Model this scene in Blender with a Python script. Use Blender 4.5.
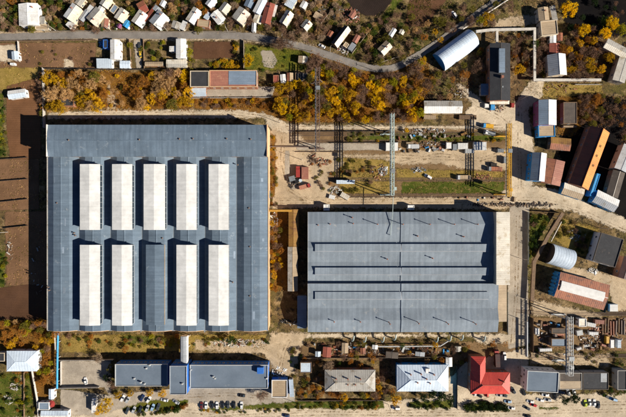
import bpy, bmesh, math, random
import numpy as np
from mathutils import Vector, Matrix
random.seed(7); RNG = np.random.default_rng(11)
sc = bpy.context.scene
for o in list(bpy.data.objects): bpy.data.objects.remove(o)
# ------------------------------------------------------------------ camera
S = 0.6; H = 250.4; IW, IH = 626.0, 417.0
cam_d = bpy.data.cameras.new('camera'); cam = bpy.data.objects.new('camera', cam_d)
sc.collection.objects.link(cam); cam.location = (0, 0, H); cam.rotation_euler = (0, 0, 0)
cam_d.sensor_width = 36.0; cam_d.lens = 24.0; cam_d.clip_end = 3000; cam_d.clip_start = 1
sc.camera = cam
# ------------------------------------------------------------------ world, sun, exposure
SUN_EL = math.radians(30.0); SUN_AZ = math.atan2(-0.35, 0.94)      # sun stands right and a little below
sun_dir = Vector((math.cos(SUN_EL)*math.cos(SUN_AZ), math.cos(SUN_EL)*math.sin(SUN_AZ), math.sin(SUN_EL)))
wd = bpy.data.worlds.new('World'); sc.world = wd; wd.use_nodes = True
nt = wd.node_tree; nt.nodes.clear()
sky = nt.nodes.new('ShaderNodeTexSky'); sky.sky_type = 'NISHITA'; sky.sun_disc = False
sky.air_density = 0.45; sky.dust_density = 0.1; sky.ozone_density = 4.0; sky.sun_elevation = SUN_EL; sky.sun_rotation = math.pi/2 - SUN_AZ
bg = nt.nodes.new('ShaderNodeBackground'); bg.inputs['Strength'].default_value = 0.05
wo = nt.nodes.new('ShaderNodeOutputWorld')
nt.links.new(sky.outputs[0], bg.inputs[0]); nt.links.new(bg.outputs[0], wo.inputs[0])
sl = bpy.data.lights.new('sun', 'SUN'); sl.energy = 5.0; sl.angle = math.radians(0.5); sl.color = (1.0, 0.92, 0.80)
so = bpy.data.objects.new('sun', sl); sc.collection.objects.link(so)
so.rotation_euler = (-sun_dir).to_track_quat('-Z', 'Y').to_euler(); so.location = sun_dir*400
sc.view_settings.view_transform = 'Standard'; sc.view_settings.look = 'None'
sc.view_settings.exposure = 0.72; sc.view_settings.gamma = 1.0; sc.view_settings.use_curve_mapping = False
# ------------------------------------------------------------------ helpers
COL = sc.collection
def W(px, py, h=0.0):
    k = S*(1-h/H); return ((px-313.0)*k, (208.5-py)*k)
def link(o): COL.objects.link(o); return o
def tag(o, label=None, cat=None, group=None, kind=None):
    if label: o['label'] = label
    if cat: o['category'] = cat
    if group: o['group'] = group
    if kind: o['kind'] = kind
    return o
def empty(name, x, y, z=0.0, rz=0.0):
    o = bpy.data.objects.new(name, None); o.empty_display_size = 0.5
    o.location = (x, y, z); o.rotation_euler = (0, 0, rz); return link(o)
def mobj(name, me, parent=None, loc=(0,0,0), rz=0.0):
    o = bpy.data.objects.new(name, me); link(o); o.parent = parent; o.location = loc; o.rotation_euler = (0,0,rz); return o
class MB:
    def __init__(s): s.v = []; s.f = []; s.mi = []
    def add(s, vs, fs, m=0):
        b = len(s.v); s.v += [tuple(p) for p in vs]; s.f += [tuple(i+b for i in f) for f in fs]; s.mi += [m]*len(fs); return s
    def box(s, x0, x1, y0, y1, z0, z1, m=0):
        vs = [(x0,y0,z0),(x1,y0,z0),(x1,y1,z0),(x0,y1,z0),(x0,y0,z1),(x1,y0,z1),(x1,y1,z1),(x0,y1,z1)]
        return s.add(vs, [(3,2,1,0),(4,5,6,7),(0,1,5,4),(1,2,6,5),(2,3,7,6),(3,0,4,7)], m)
    def cbox(s, cx, cy, z0, sx, sy, sz, rot=0.0, m=0, tilt=0.0):
        c, n = math.cos(rot), math.sin(rot); vs = []
        for z in (0, sz):
            for dx, dy in ((-.5,-.5),(.5,-.5),(.5,.5),(-.5,.5)):
                x, y = dx*sx, dy*sy; vs.append((cx+c*x-n*y, cy+n*x+c*y, z0+z+tilt*dx*sx))
        return s.add(vs, [(3,2,1,0),(4,5,6,7),(0,1,5,4),(1,2,6,5),(2,3,7,6),(3,0,4,7)], m)
    def prism(s, pts, z0, z1, m=0):              # polygon ccw, extruded upward
        n = len(pts); vs = [(p[0],p[1],z0) for p in pts]+[(p[0],p[1],z1) for p in pts]
        return s.add(vs, [tuple(range(n-1,-1,-1)), tuple(range(n,2*n))]+[(i,(i+1)%n,n+(i+1)%n,n+i) for i in range(n)], m)
    def extY(s, prof, y0, y1, m=0):              # profile (x,z) extruded along y
        n = len(prof); vs = [(p[0],y0,p[1]) for p in prof]+[(p[0],y1,p[1]) for p in prof]
        return s.add(vs, [tuple(range(n)), tuple(range(2*n-1,n-1,-1))]+[(i,n+i,n+(i+1)%n,(i+1)%n) for i in range(n)], m)
    def extX(s, prof, x0, x1, m=0):              # profile (y,z) extruded along x
        n = len(prof); vs = [(x0,p[0],p[1]) for p in prof]+[(x1,p[0],p[1]) for p in prof]
        return s.add(vs, [tuple(range(n-1,-1,-1)), tuple(range(n,2*n))]+[(i,(i+1)%n,n+(i+1)%n,n+i) for i in range(n)], m)
    def tube(s, p0, p1, r0, r1=None, n=6, m=0, cap=True):
        r1 = r0 if r1 is None else r1; a = Vector(p0); b = Vector(p1); d = b-a
        if d.length < 1e-6: return s
        q = d.to_track_quat('Z','Y'); vs = []
        for c, r in ((a,r0),(b,r1)):
            for i in range(n):
                t = 2*math.pi*i/n; vs.append(c+q@Vector((r*math.cos(t), r*math.sin(t), 0)))
        fs = [(i,(i+1)%n,n+(i+1)%n,n+i) for i in range(n)]
        if cap: fs += [tuple(range(n-1,-1,-1)), tuple(range(n,2*n))]
        return s.add(vs, fs, m)
    def mesh(s, name, *mats):
        me = bpy.data.meshes.new(name); me.from_pydata([tuple(v) for v in s.v], [], s.f)
        for mt in mats: me.materials.append(mt)
        if len(mats) > 1: me.polygons.foreach_set('material_index', s.mi)
        me.update(); return me
    def build(s, name, mt, parent=None, loc=(0,0,0), rz=0.0):
        ms = mt if isinstance(mt, (list,tuple)) else [mt]
        return mobj(name, s.mesh(name, *ms), parent, loc, rz)
FOOT = []                                        # footprints, kept clear of plants
def foot(x, y, hx, hy, a=0.0): FOOT.append((x, y, hx, hy, math.cos(a), math.sin(a)))
def clear_mask(xs, ys, pad=0.4):
    ok = np.ones(len(xs), bool)
    for (x, y, hx, hy, c, n) in FOOT:
        dx = xs-x; dy = ys-y; u = dx*c+dy*n; v = -dx*n+dy*c
        ok &= ~((np.abs(u) < hx+pad) & (np.abs(v) < hy+pad))
    return ok
# ------------------------------------------------------------------ materials
def nd(t, typ, **kw):
    n = t.nodes.new(typ)
    for k, v in kw.items(): setattr(n, k, v)
    return n
def c4(c): return (c[0], c[1], c[2], 1.0)
def sat(c, k):
    l = 0.3*c[0]+0.6*c[1]+0.1*c[2]; return tuple(max(0.006, l+(x-l)*k) for x in c)
def noise(t, vec, scale, detail=4, rough=0.6):
    n = nd(t, 'ShaderNodeTexNoise'); n.inputs['Scale'].default_value = scale
    n.inputs['Detail'].default_value = detail; n.inputs['Roughness'].default_value = rough
    t.links.new(vec, n.inputs['Vector']); return n.outputs['Fac']
def maprange(t, v, a, b, c=0.0, d=1.0):
    n = nd(t, 'ShaderNodeMapRange'); n.inputs[1].default_value = a; n.inputs[2].default_value = b
    n.inputs[3].default_value = c; n.inputs[4].default_value = d; t.links.new(v, n.inputs[0]); return n.outputs[0]
def mixc(t, f, a, b, mode='MIX'):
    n = nd(t, 'ShaderNodeMix', data_type='RGBA', blend_type=mode)
    for v, i in ((f,0),(a,6),(b,7)):
        if isinstance(v, (int,float)): n.inputs[i].default_value = v
        elif isinstance(v, tuple): n.inputs[i].default_value = c4(v)
        else: t.links.new(v, n.inputs[i])
    return n.outputs[2]
def math_(t, op, a, b):
    n = nd(t, 'ShaderNodeMath', operation=op)
    for v, i in ((a,0),(b,1)):
        if isinstance(v, (int,float)): n.inputs[i].default_value = v
        else: t.links.new(v, n.inputs[i])
    return n.outputs[0]
def base_mat(name, rough=0.85, metal=0.0):
    m = bpy.data.materials.new(name); m.use_nodes = True; t = m.node_tree
    b = t.nodes['Principled BSDF']; b.inputs['Roughness'].default_value = rough; b.inputs['Metallic'].default_value = metal
    b.inputs['Specular IOR Level'].default_value = 0.25 if rough < 0.9 else 0.03
    return m, t, b
def bump(t, b, h, strength=0.4, dist=0.1):
    n = nd(t, 'ShaderNodeBump'); n.inputs['Strength'].default_value = strength; n.inputs['Distance'].default_value = dist
    t.links.new(h, n.inputs['Height']); t.links.new(n.outputs[0], b.inputs['Normal'])
def surf(name, c1, c2, scale=0.4, fine=3.0, var=0.3, stain=None, sc_st=0.15, th=0.6, rough=0.85, bmp=0.3, coord='pos', stretch=None, orand=0.0, metal=0.0):
    """two tones blotched together, fine grain over them, optional stain colour"""
    m, t, b = base_mat(name, rough, metal)
    if coord == 'pos': vec = nd(t, 'ShaderNodeNewGeometry').outputs['Position']
    else: vec = nd(t, 'ShaderNodeTexCoord').outputs['Object']
    v2 = vec
    if stretch:
        mp = nd(t, 'ShaderNodeMapping'); mp.inputs['Scale'].default_value = stretch
        t.links.new(vec, mp.inputs['Vector']); v2 = mp.outputs[0]
    col = mixc(t, maprange(t, noise(t, v2, scale, 5), 0.35, 0.65), c1, c2)
    if stain: col = mixc(t, maprange(t, noise(t, v2, sc_st, 6, 0.7), th, th+0.1), col, stain)
    f = noise(t, v2, fine, 3)
    g = maprange(t, f, 0.25, 0.75, 1-var, 1+var)
    if orand:
        oi = nd(t, 'ShaderNodeObjectInfo'); g = math_(t, 'MULTIPLY', g, maprange(t, oi.outputs['Random'], 0, 1, 1-orand, 1+orand))
    cc = nd(t, 'ShaderNodeCombineColor')
    for i in range(3): t.links.new(g, cc.inputs[i])
    col = mixc(t, 1.0, col, cc.outputs[0], 'MULTIPLY')
    t.links.new(col, b.inputs['Base Color'])
    if bmp: bump(t, b, f, bmp)
    return m
def sheet(name, c1, c2, stain=None, th=0.6, pitch=1.1, rough=0.6, var=0.16, metal=0.0, axis='Y'):
    """ribbed sheet roofing: ribs run down the slope (local x), sheets follow the ridge (local y)"""
    m, t, b = base_mat(name, rough, metal)
    vec = nd(t, 'ShaderNodeTexCoord').outputs['Object']; pos = nd(t, 'ShaderNodeNewGeometry').outputs['Position']
    mp = nd(t, 'ShaderNodeMapping'); mp.inputs['Scale'].default_value = (0.06, 1.0, 0.06) if axis == 'Y' else (1.0, 0.06, 0.06); t.links.new(vec, mp.inputs['Vector'])
    col = mixc(t, maprange(t, noise(t, mp.outputs[0], 0.9, 3), 0.35, 0.65), c1, c2)
    col = mixc(t, maprange(t, noise(t, pos, 0.35, 5), 0.4, 0.75, 0, 0.5), col, tuple(x*0.72 for x in c1))
    if stain:
        mp2 = nd(t, 'ShaderNodeMapping'); mp2.inputs['Scale'].default_value = (0.25, 1.0, 0.25); t.links.new(pos, mp2.inputs['Vector'])
        col = mixc(t, maprange(t, noise(t, pos, 0.28, 7, 0.7), th, th+0.12), col, stain)
    g = math_(t, 'MULTIPLY', maprange(t, noise(t, pos, 2.5, 3), 0.25, 0.75, 1-var, 1+var), maprange(t, noise(t, pos, 0.085, 6, 0.7), 0.3, 0.7, 0.78, 1.16))
    cc = nd(t, 'ShaderNodeCombineColor')
    for i in range(3): t.links.new(g, cc.inputs[i])
    col = mixc(t, 1.0, col, cc.outputs[0], 'MULTIPLY'); t.links.new(col, b.inputs['Base Color'])
    wv = nd(t, 'ShaderNodeTexWave', bands_direction=axis); wv.inputs['Scale'].default_value = 0.314/pitch
    t.links.new(vec, wv.inputs['Vector']); bump(t, b, wv.outputs['Fac'], 0.35, 0.08)
    return m
def ground_group():
    g = bpy.data.node_groups.new('ground_base', 'ShaderNodeTree')
    g.interface.new_socket('Color', in_out='OUTPUT', socket_type='NodeSocketColor')
    g.interface.new_socket('Fine', in_out='OUTPUT', socket_type='NodeSocketFloat')
    out = g.nodes.new('NodeGroupOutput'); pos = nd(g, 'ShaderNodeNewGeometry').outputs['Position']
    col = mixc(g, maprange(g, noise(g, pos, 0.045, 5, 0.62), 0.38, 0.62), (0.15,0.092,0.047), (0.11,0.095,0.03))
    col = mixc(g, maprange(g, noise(g, pos, 0.13, 7, 0.75), 0.50, 0.62), col, (0.34,0.235,0.12))
    col = mixc(g, maprange(g, noise(g, pos, 0.27, 7, 0.75), 0.50, 0.60), col, (0.038,0.031,0.021))
    col = mixc(g, maprange(g, noise(g, pos, 0.8, 5, 0.75), 0.54, 0.66, 0, .85), col, (0.24,0.165,0.055))
    f = noise(g, pos, 1.9, 6, 0.8)
    v = maprange(g, f, 0.3, 0.7, 0.35, 1.65)
    cc = nd(g, 'ShaderNodeCombineColor')
    for i in range(3): g.links.new(v, cc.inputs[i])
    col = mixc(g, 1.0, col, cc.outputs[0], 'MULTIPLY')
    g.links.new(col, out.inputs[0]); g.links.new(f, out.inputs[1]); return g
GG = ground_group()
def ground_mat():
    m, t, b = base_mat('scrub_ground', 0.95); n = t.nodes.new('ShaderNodeGroup'); n.node_tree = GG
    t.links.new(n.outputs[0], b.inputs['Base Color']); bump(t, b, n.outputs[1], 1.0, 0.6); return m
def patch_mat(name, c1, c2, scale=0.2, fine=1.8, var=0.25, speck=None, fw=2.5, amp=1.0, furrow=None, bmp=0.5, st=0.62, sp_sc=0.5, sk=1.14):
    m, t, b = base_mat(name, 0.92); c1, c2 = sat(c1,sk), sat(c2,sk); speck = sat(speck,1.2) if speck else None
    pos = nd(t, 'ShaderNodeNewGeometry').outputs['Position']
    col = mixc(t, maprange(t, noise(t, pos, scale, 6, 0.65), 0.36, 0.64), c1, c2)
    col = mixc(t, maprange(t, noise(t, pos, scale*0.35, 6, 0.65), 0.42, 0.62, 0, 0.7), col, tuple(0.55*x for x in c1))
    if speck: col = mixc(t, maprange(t, noise(t, pos, sp_sc, 7, 0.75), st, st+0.1), col, speck)
    f = noise(t, pos, fine, 5, 0.7); g = maprange(t, f, 0.25, 0.75, 1-var, 1+var)
    if furrow:
        mp = nd(t, 'ShaderNodeMapping'); mp.inputs['Rotation'].default_value = (0,0,math.radians(furrow[0])); t.links.new(pos, mp.inputs['Vector'])
        wv = nd(t, 'ShaderNodeTexWave', bands_direction='X'); wv.inputs['Scale'].default_value = 0.314/furrow[1]
        wv.inputs['Distortion'].default_value = 1.2; wv.inputs['Detail'].default_value = 2; t.links.new(mp.outputs[0], wv.inputs['Vector'])
        g = math_(t, 'MULTIPLY', g, maprange(t, wv.outputs['Fac'], 0, 1, 0.9, 1.1))
    cc = nd(t, 'ShaderNodeCombineColor')
    for i in range(3): t.links.new(g, cc.inputs[i])
    col = mixc(t, 1.0, col, cc.outputs[0], 'MULTIPLY')
    at = nd(t, 'ShaderNodeAttribute', attribute_name='edge')
    e = math_(t, 'DIVIDE', at.outputs['Fac'], fw)
    nn = math_(t, 'ADD', maprange(t, noise(t, pos, 0.35, 5, 0.7), 0.3, 0.7, -amp, 0.2*amp), maprange(t, noise(t, pos, 1.5, 4, 0.7), 0.3, 0.7, -0.4*amp, 0.3*amp))
    # the layer thins out raggedly towards its rim and lets the ground below show
    fac = nd(t, 'ShaderNodeClamp'); t.links.new(math_(t, 'MULTIPLY', math_(t, 'ADD', math_(t, 'MULTIPLY', e, 1.6), math_(t, 'MULTIPLY', nn, math_(t, 'MINIMUM', math_(t, 'MULTIPLY', e, 8.0), 1.0))), 1.6), fac.inputs[0])
    t.links.new(fac.outputs[0], b.inputs['Alpha'])
    t.links.new(col, b.inputs['Base Color'])
    bump(t, b, f, bmp, 0.2); return m
def leaf_mat(name, c1, c2, c3, trans=0.33, sc_=0.55):
    m = bpy.data.materials.new(name); m.use_nodes = True; t = m.node_tree; t.nodes.clear(); c1, c2, c3 = sat(c1,1.08), sat(c2,1.08), sat(c3,1.08)
    pos = nd(t, 'ShaderNodeNewGeometry').outputs['Position']; oi = nd(t, 'ShaderNodeObjectInfo')
    col = mixc(t, maprange(t, noise(t, pos, sc_, 3, 0.6), 0.35, 0.65), c1, c2)
    col = mixc(t, maprange(t, noise(t, pos, 2.3, 2), 0.5, 0.75, 0, 0.8), col, c3)
    g = maprange(t, oi.outputs['Random'], 0, 1, 0.72, 1.25)
    cc = nd(t, 'ShaderNodeCombineColor')
    for i in range(3): t.links.new(g, cc.inputs[i])
    col = mixc(t, 1.0, col, cc.outputs[0], 'MULTIPLY')
    d = nd(t, 'ShaderNodeBsdfDiffuse'); tr = nd(t, 'ShaderNodeBsdfTranslucent'); mx = nd(t, 'ShaderNodeMixShader'); mx.inputs[0].default_value = trans
    o = nd(t, 'ShaderNodeOutputMaterial')
    t.links.new(col, d.inputs[0]); t.links.new(col, tr.inputs[0]); t.links.new(d.outputs[0], mx.inputs[1]); t.links.new(tr.outputs[0], mx.inputs[2]); t.links.new(mx.outputs[0], o.inputs[0]); return m
def plain(name, c, rough=0.6, metal=0.0, var=0.12, orand=0.0): return surf(name, c, tuple(x*0.8 for x in c), 0.8, 5.0, var, rough=rough, metal=metal, bmp=0.1, orand=orand)
def glass(name, c=(0.03,0.045,0.06)):
    m, t, b = base_mat(name, 0.12); b.inputs['Base Color'].default_value = c4(c); b.inputs['Specular IOR Level'].default_value = 0.5
    return m
M = {}
M['ground'] = ground_mat()
M['sand'] = patch_mat('sandy_dirt', (0.58,0.43,0.255), (0.43,0.31,0.175), 0.16, 1.8, 0.30, (0.22,0.16,0.09), 2.8, 1.2, st=0.57, sp_sc=0.3, sk=0.84)
M['sandpale'] = patch_mat('pale_dirt', (0.64,0.525,0.37), (0.49,0.39,0.265), 0.18, 1.8, 0.26, (0.25,0.19,0.12), 2.4, 1.2, sp_sc=0.3, st=0.58, sk=0.92)
M['gravel'] = patch_mat('worn_concrete', (0.45,0.385,0.30), (0.34,0.285,0.22), 0.2, 2.2, 0.22, (0.22,0.175,0.13), 1.2, 0.8, sp_sc=0.35, st=0.58, sk=0.95)
M['tanfield'] = patch_mat('dry_field', (0.215,0.128,0.078), (0.16,0.097,0.06), 0.14, 1.6, 0.3, (0.14,0.10,0.05), 1.5, 0.6)
M['plough'] = patch_mat('ploughed_soil', (0.185,0.098,0.055), (0.15,0.08,0.047), 0.1, 1.6, 0.15, None, 1.0, 0.5, (90,1.1))
M['plough2'] = patch_mat('dark_ploughed_soil', (0.105,0.058,0.036), (0.085,0.048,0.032), 0.1, 1.6, 0.15, None, 1.0, 0.5, (88,1.0))
M['garden'] = patch_mat('garden_soil', (0.13,0.07,0.042), (0.10,0.055,0.036), 0.15, 1.6, 0.25, (0.10,0.09,0.035), 1.2, 0.6, (0,0.9))
M['darksoil'] = patch_mat('black_soil', (0.036,0.026,0.022), (0.028,0.021,0.018), 0.15, 1.6, 0.2, None, 1.5, 0.7, (35,1.0))
M['shadeblack'] = patch_mat('shade_black_ground', (0.008,0.0075,0.008), (0.013,0.011,0.010), 0.1, 1.6, 0.3, (0.04,0.032,0.02), 4.0, 1.0, st=0.68)  # near-black that puts the upper right corner's deep shade into the ground colour
M['lawn'] = patch_mat('lawn_grass', (0.10,0.115,0.025), (0.17,0.14,0.04), 0.16, 1.5, 0.35, (0.22,0.16,0.06), 2.5, 1.0)
M['green'] = patch_mat('green_grass', (0.065,0.088,0.02), (0.115,0.11,0.032), 0.2, 1.5, 0.45, (0.20,0.15,0.07), 2.0, 1.2, st=0.53, sp_sc=0.3)
M['drygrass'] = patch_mat('dry_grass_ground', (0.33,0.235,0.09), (0.21,0.155,0.05), 0.2, 1.5, 0.38, (0.33,0.25,0.14), 2.2, 1.0)
M['leaflitter'] = patch_mat('fallen_leaves', (0.235,0.12,0.035), (0.12,0.066,0.03), 0.25, 1.4, 0.6, (0.36,0.23,0.08), 2.5, 1.0, st=0.58)
M['brownyard'] = patch_mat('brown_yard', (0.24,0.16,0.09), (0.165,0.11,0.064), 0.22, 1.6, 0.35, (0.33,0.24,0.15), 2.0, 1.0, sp_sc=0.4)
M['asphalt'] = surf('asphalt', (0.235,0.222,0.205), (0.19,0.18,0.168), 0.25, 2.0, 0.14, (0.27,0.24,0.20), 0.25, 0.6, bmp=0.15)
M['rut'] = patch_mat('wheel_rut', (0.30,0.215,0.13), (0.22,0.16,0.10), 0.3, 1.6, 0.3, None, 0.9, 0.9)
M['roofpatch'] = surf('roof_patch_felt', (0.20,0.25,0.31), (0.17,0.215,0.27), 0.5, 3, 0.15, orand=0.25)
M['road'] = patch_mat('dusty_asphalt', (0.265,0.24,0.215), (0.21,0.19,0.172), 0.22, 2.0, 0.16, (0.36,0.29,0.20), 0.8, 0.7, st=0.60, sp_sc=0.25, sk=1.0)
M['asphaltdark'] = surf('dark_asphalt', (0.10,0.098,0.10), (0.08,0.078,0.08), 0.25, 2.0, 0.2, (0.15,0.13,0.11), 0.3, 0.62, bmp=0.15)
# roofs and walls
M['roofA'] = sheet('grey_membrane_roof', (0.14,0.19,0.245), (0.108,0.15,0.198), (0.255,0.295,0.33), 0.60, 3.0, 0.75, 0.09)
M['roofB'] = sheet('pale_grey_membrane_roof', (0.235,0.278,0.322), (0.188,0.226,0.266), (0.33,0.345,0.35), 0.60, 3.0, 0.75, 0.10, axis='X')
M['roofN'] = sheet('north_bay_membrane_roof', (0.14,0.19,0.245), (0.108,0.15,0.198), (0.255,0.295,0.33), 0.60, 3.0, 0.75, 0.09, axis='X')
M['roofD'] = surf('grey_bitumen_roof', (0.15,0.19,0.24), (0.12,0.155,0.20), 0.12, 2.2, 0.08, (0.27,0.28,0.29), 0.1, 0.62, bmp=0.1)
M['monwhite'] = sheet('white_monitor_sheet', (0.72,0.72,0.695), (0.66,0.66,0.64), (0.56,0.555,0.53), 0.62, 2.4, 0.6, 0.06)
M['cream'] = sheet('cream_sheet', (0.73,0.675,0.57), (0.64,0.585,0.49), (0.48,0.40,0.28), 0.53)
M['white'] = sheet('white_sheet', (0.80,0.79,0.76), (0.70,0.69,0.66), (0.50,0.46,0.40), 0.54)
M['slate'] = sheet('weathered_slate_sheet', (0.44,0.42,0.38), (0.36,0.34,0.30), (0.24,0.20,0.15), 0.52)
M['greysheet'] = sheet('grey_sheet', (0.36,0.38,0.41), (0.30,0.32,0.34), (0.23,0.21,0.18), 0.58)
M['bluegrey'] = sheet('blue_grey_sheet', (0.20,0.26,0.34), (0.17,0.22,0.28), (0.26,0.28,0.30), 0.62)
M['paleblue'] = sheet('pale_blue_sheet', (0.55,0.63,0.70), (0.46,0.54,0.62), (0.42,0.42,0.42), 0.64)
M['zincwhite'] = sheet('galvanised_white_sheet', (0.62,0.71,0.80), (0.54,0.63,0.73), (0.50,0.52,0.52), 0.66, 1.6, 0.5)
M['redbrown'] = sheet('red_brown_sheet', (0.30,0.085,0.055), (0.24,0.07,0.048), (0.17,0.065,0.045), 0.58)
M['redroof'] = sheet('bright_red_metal_tile', (0.62,0.08,0.058), (0.54,0.062,0.048), (0.46,0.05,0.045), 0.64, 0.9, 0.5, 0.14)
M['rust'] = sheet('rusty_sheet', (0.36,0.14,0.07), (0.27,0.095,0.055), (0.17,0.075,0.05), 0.5)
M['rustpink'] = sheet('faded_red_sheet', (0.36,0.16,0.11), (0.30,0.12,0.085), (0.44,0.24,0.15), 0.58)
M['orange'] = sheet('orange_sheet', (0.66,0.25,0.05), (0.58,0.20,0.04), (0.46,0.16,0.045), 0.62)
M['ochre'] = sheet('ochre_sheet', (0.32,0.18,0.045), (0.26,0.13,0.04), (0.17,0.08,0.035), 0.52)
M['tan'] = sheet('tan_sheet', (0.42,0.32,0.21), (0.35,0.26,0.165), (0.25,0.18,0.11), 0.58)
M['tar'] = surf('tarred_roof', (0.045,0.046,0.05), (0.032,0.033,0.037), 0.25, 2.4, 0.25, (0.085,0.075,0.07), 0.25, 0.6, bmp=0.2)
M['brownroof'] = surf('brown_felt_roof', (0.105,0.085,0.07), (0.075,0.062,0.053), 0.3, 2.4, 0.25, (0.16,0.13,0.10), 0.2, 0.6, bmp=0.2)
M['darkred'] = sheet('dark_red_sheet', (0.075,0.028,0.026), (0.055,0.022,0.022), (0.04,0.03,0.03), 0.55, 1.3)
M['bluebright'] = sheet('bright_blue_sheet', (0.06,0.36,0.70), (0.05,0.30,0.60))
M['purple'] = sheet('magenta_sheet', (0.30,0.10,0.20), (0.25,0.08,0.17))
M['bluewall'] = surf('blue_painted_wall', (0.035,0.16,0.52), (0.03,0.13,0.44), 0.4, 3, 0.15, bmp=0.05)
M['skywall'] = surf('sky_blue_wall', (0.04,0.28,0.62), (0.035,0.23,0.54), 0.4, 3, 0.15, bmp=0.05)
M['brick'] = surf('brick_wall', (0.36,0.17,0.10), (0.29,0.135,0.08), 0.6, 3, 0.25)
M['plaster'] = surf('pale_plaster', (0.62,0.52,0.38), (0.52,0.43,0.31), 0.4, 3, 0.15)
M['plasterwhite'] = surf('white_plaster', (0.74,0.73,0.70), (0.64,0.63,0.60), 0.4, 3, 0.12)
M['greywall'] = surf('grey_concrete_wall', (0.36,0.34,0.31), (0.29,0.275,0.25), 0.4, 3, 0.2)
M['peach'] = surf('peach_panel_wall', (0.66,0.43,0.25), (0.56,0.36,0.20), 0.4, 3, 0.15)
M['timber'] = surf('weathered_timber', (0.21,0.135,0.08), (0.15,0.098,0.062), 0.8, 4, 0.3)
M['concrete'] = surf('concrete', (0.46,0.43,0.385), (0.38,0.355,0.32), 0.5, 3, 0.18, (0.26,0.24,0.20), 0.3, 0.6)
M['fence'] = surf('weathered_fence', (0.30,0.25,0.19), (0.22,0.18,0.14), 0.4, 3, 0.2)
M['fencedark'] = surf('dark_fence', (0.06,0.048,0.04), (0.045,0.037,0.032), 0.4, 3, 0.25)
M['glass'] = glass('dark_glass'); M['frame'] = plain('white_window_frame', (0.7,0.7,0.68), 0.5)
M['steel'] = plain('grey_steel', (0.26,0.28,0.29), 0.5, 0.2); M['rubber'] = plain('black_rubber', (0.02,0.02,0.022), 0.8)
M['steelgreen'] = plain('pale_green_steel', (0.42,0.50,0.47), 0.5); M['steelyellow'] = plain('yellow_steel', (0.62,0.34,0.03), 0.5)
M['steelbrown'] = plain('brown_steel', (0.17,0.12,0.095), 0.6); M['steelwhite'] = plain('grey_white_steel', (0.50,0.51,0.50), 0.5)
M['pipewhite'] = surf('white_pipe_cladding', (0.60,0.56,0.49), (0.46,0.42,0.36), 0.5, 3, 0.2, (0.26,0.21,0.16), 0.4, 0.6); M['pipeblue'] = plain('blue_pipe', (0.05,0.33,0.62), 0.5)
M['pipeochre'] = plain('ochre_pipe', (0.50,0.27,0.05), 0.6)
M['redpaint'] = plain('red_paint', (0.33,0.045,0.038), 0.5); M['salmon'] = plain('salmon_paint', (0.45,0.20,0.13), 0.6)
M['bluepaint'] = plain('blue_paint', (0.06,0.30,0.62), 0.5); M['whitepaint'] = plain('white_paint', (0.76,0.76,0.74), 0.5)
M['chimney'] = surf('chimney_brick', (0.33,0.15,0.10), (0.25,0.115,0.08), 1.0, 5, 0.25)
M['bark'] = surf('bark', (0.10,0.072,0.052), (0.075,0.055,0.04), 2, 8, 0.3)
M['rim'] = plain('wheel_rim', (0.5,0.5,0.52), 0.4, 0.6); M['lampglass'] = glass('lamp_glass', (0.6,0.6,0.58)); M['tail'] = glass('tail_lamp', (0.35,0.01,0.01))
CARC = {'white':(0.75,0.75,0.74),'black':(0.014,0.014,0.016),'dark grey':(0.05,0.055,0.06),'silver':(0.42,0.43,0.44),'red':(0.40,0.02,0.02),
        'dark blue':(0.02,0.035,0.10),'yellow':(0.66,0.42,0.03),'light blue':(0.30,0.45,0.62),'lime':(0.45,0.52,0.04),'maroon':(0.12,0.018,0.018)}
for k, c in list(CARC.items()):
    mm, t_, b_ = base_mat('car_paint_'+k.replace(' ','_'), 0.3); b_.inputs['Base Color'].default_value = c4(c); b_.inputs['Coat Weight'].default_value = 0.6
    b_.inputs['Coat Roughness'].default_value = 0.1; CARC[k] = mm
# leaves
LEAF = {
 'yellow': leaf_mat('yellow_leaves', (0.76,0.50,0.04), (0.60,0.36,0.03), (0.80,0.58,0.08)),
 'gold': leaf_mat('golden_leaves', (0.60,0.37,0.04), (0.42,0.235,0.035), (0.68,0.46,0.07)),
 'rust': leaf_mat('rust_leaves', (0.40,0.18,0.045), (0.29,0.12,0.035), (0.50,0.27,0.07)),
 'tanleaf': leaf_mat('straw_leaves', (0.56,0.37,0.18), (0.40,0.23,0.10), (0.66,0.50,0.29)),
 'olive': leaf_mat('olive_leaves', (0.18,0.16,0.035), (0.12,0.11,0.028), (0.30,0.22,0.045)),
 'green': leaf_mat('green_leaves', (0.065,0.10,0.022), (0.045,0.07,0.018), (0.11,0.14,0.03)),
 'darkgreen': leaf_mat('dark_green_leaves', (0.03,0.05,0.02), (0.022,0.036,0.015), (0.05,0.07,0.02)),
 'lime': leaf_mat('yellow_green_leaves', (0.36,0.32,0.035), (0.22,0.21,0.03), (0.50,0.40,0.05)),
 'bare': leaf_mat('bare_twigs', (0.21,0.13,0.09), (0.15,0.09,0.065), (0.30,0.18,0.09), 0.0),
 'paletwig': leaf_mat('pale_bare_twigs', (0.36,0.26,0.18), (0.27,0.19,0.13), (0.42,0.31,0.20), 0.0),
}
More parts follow.
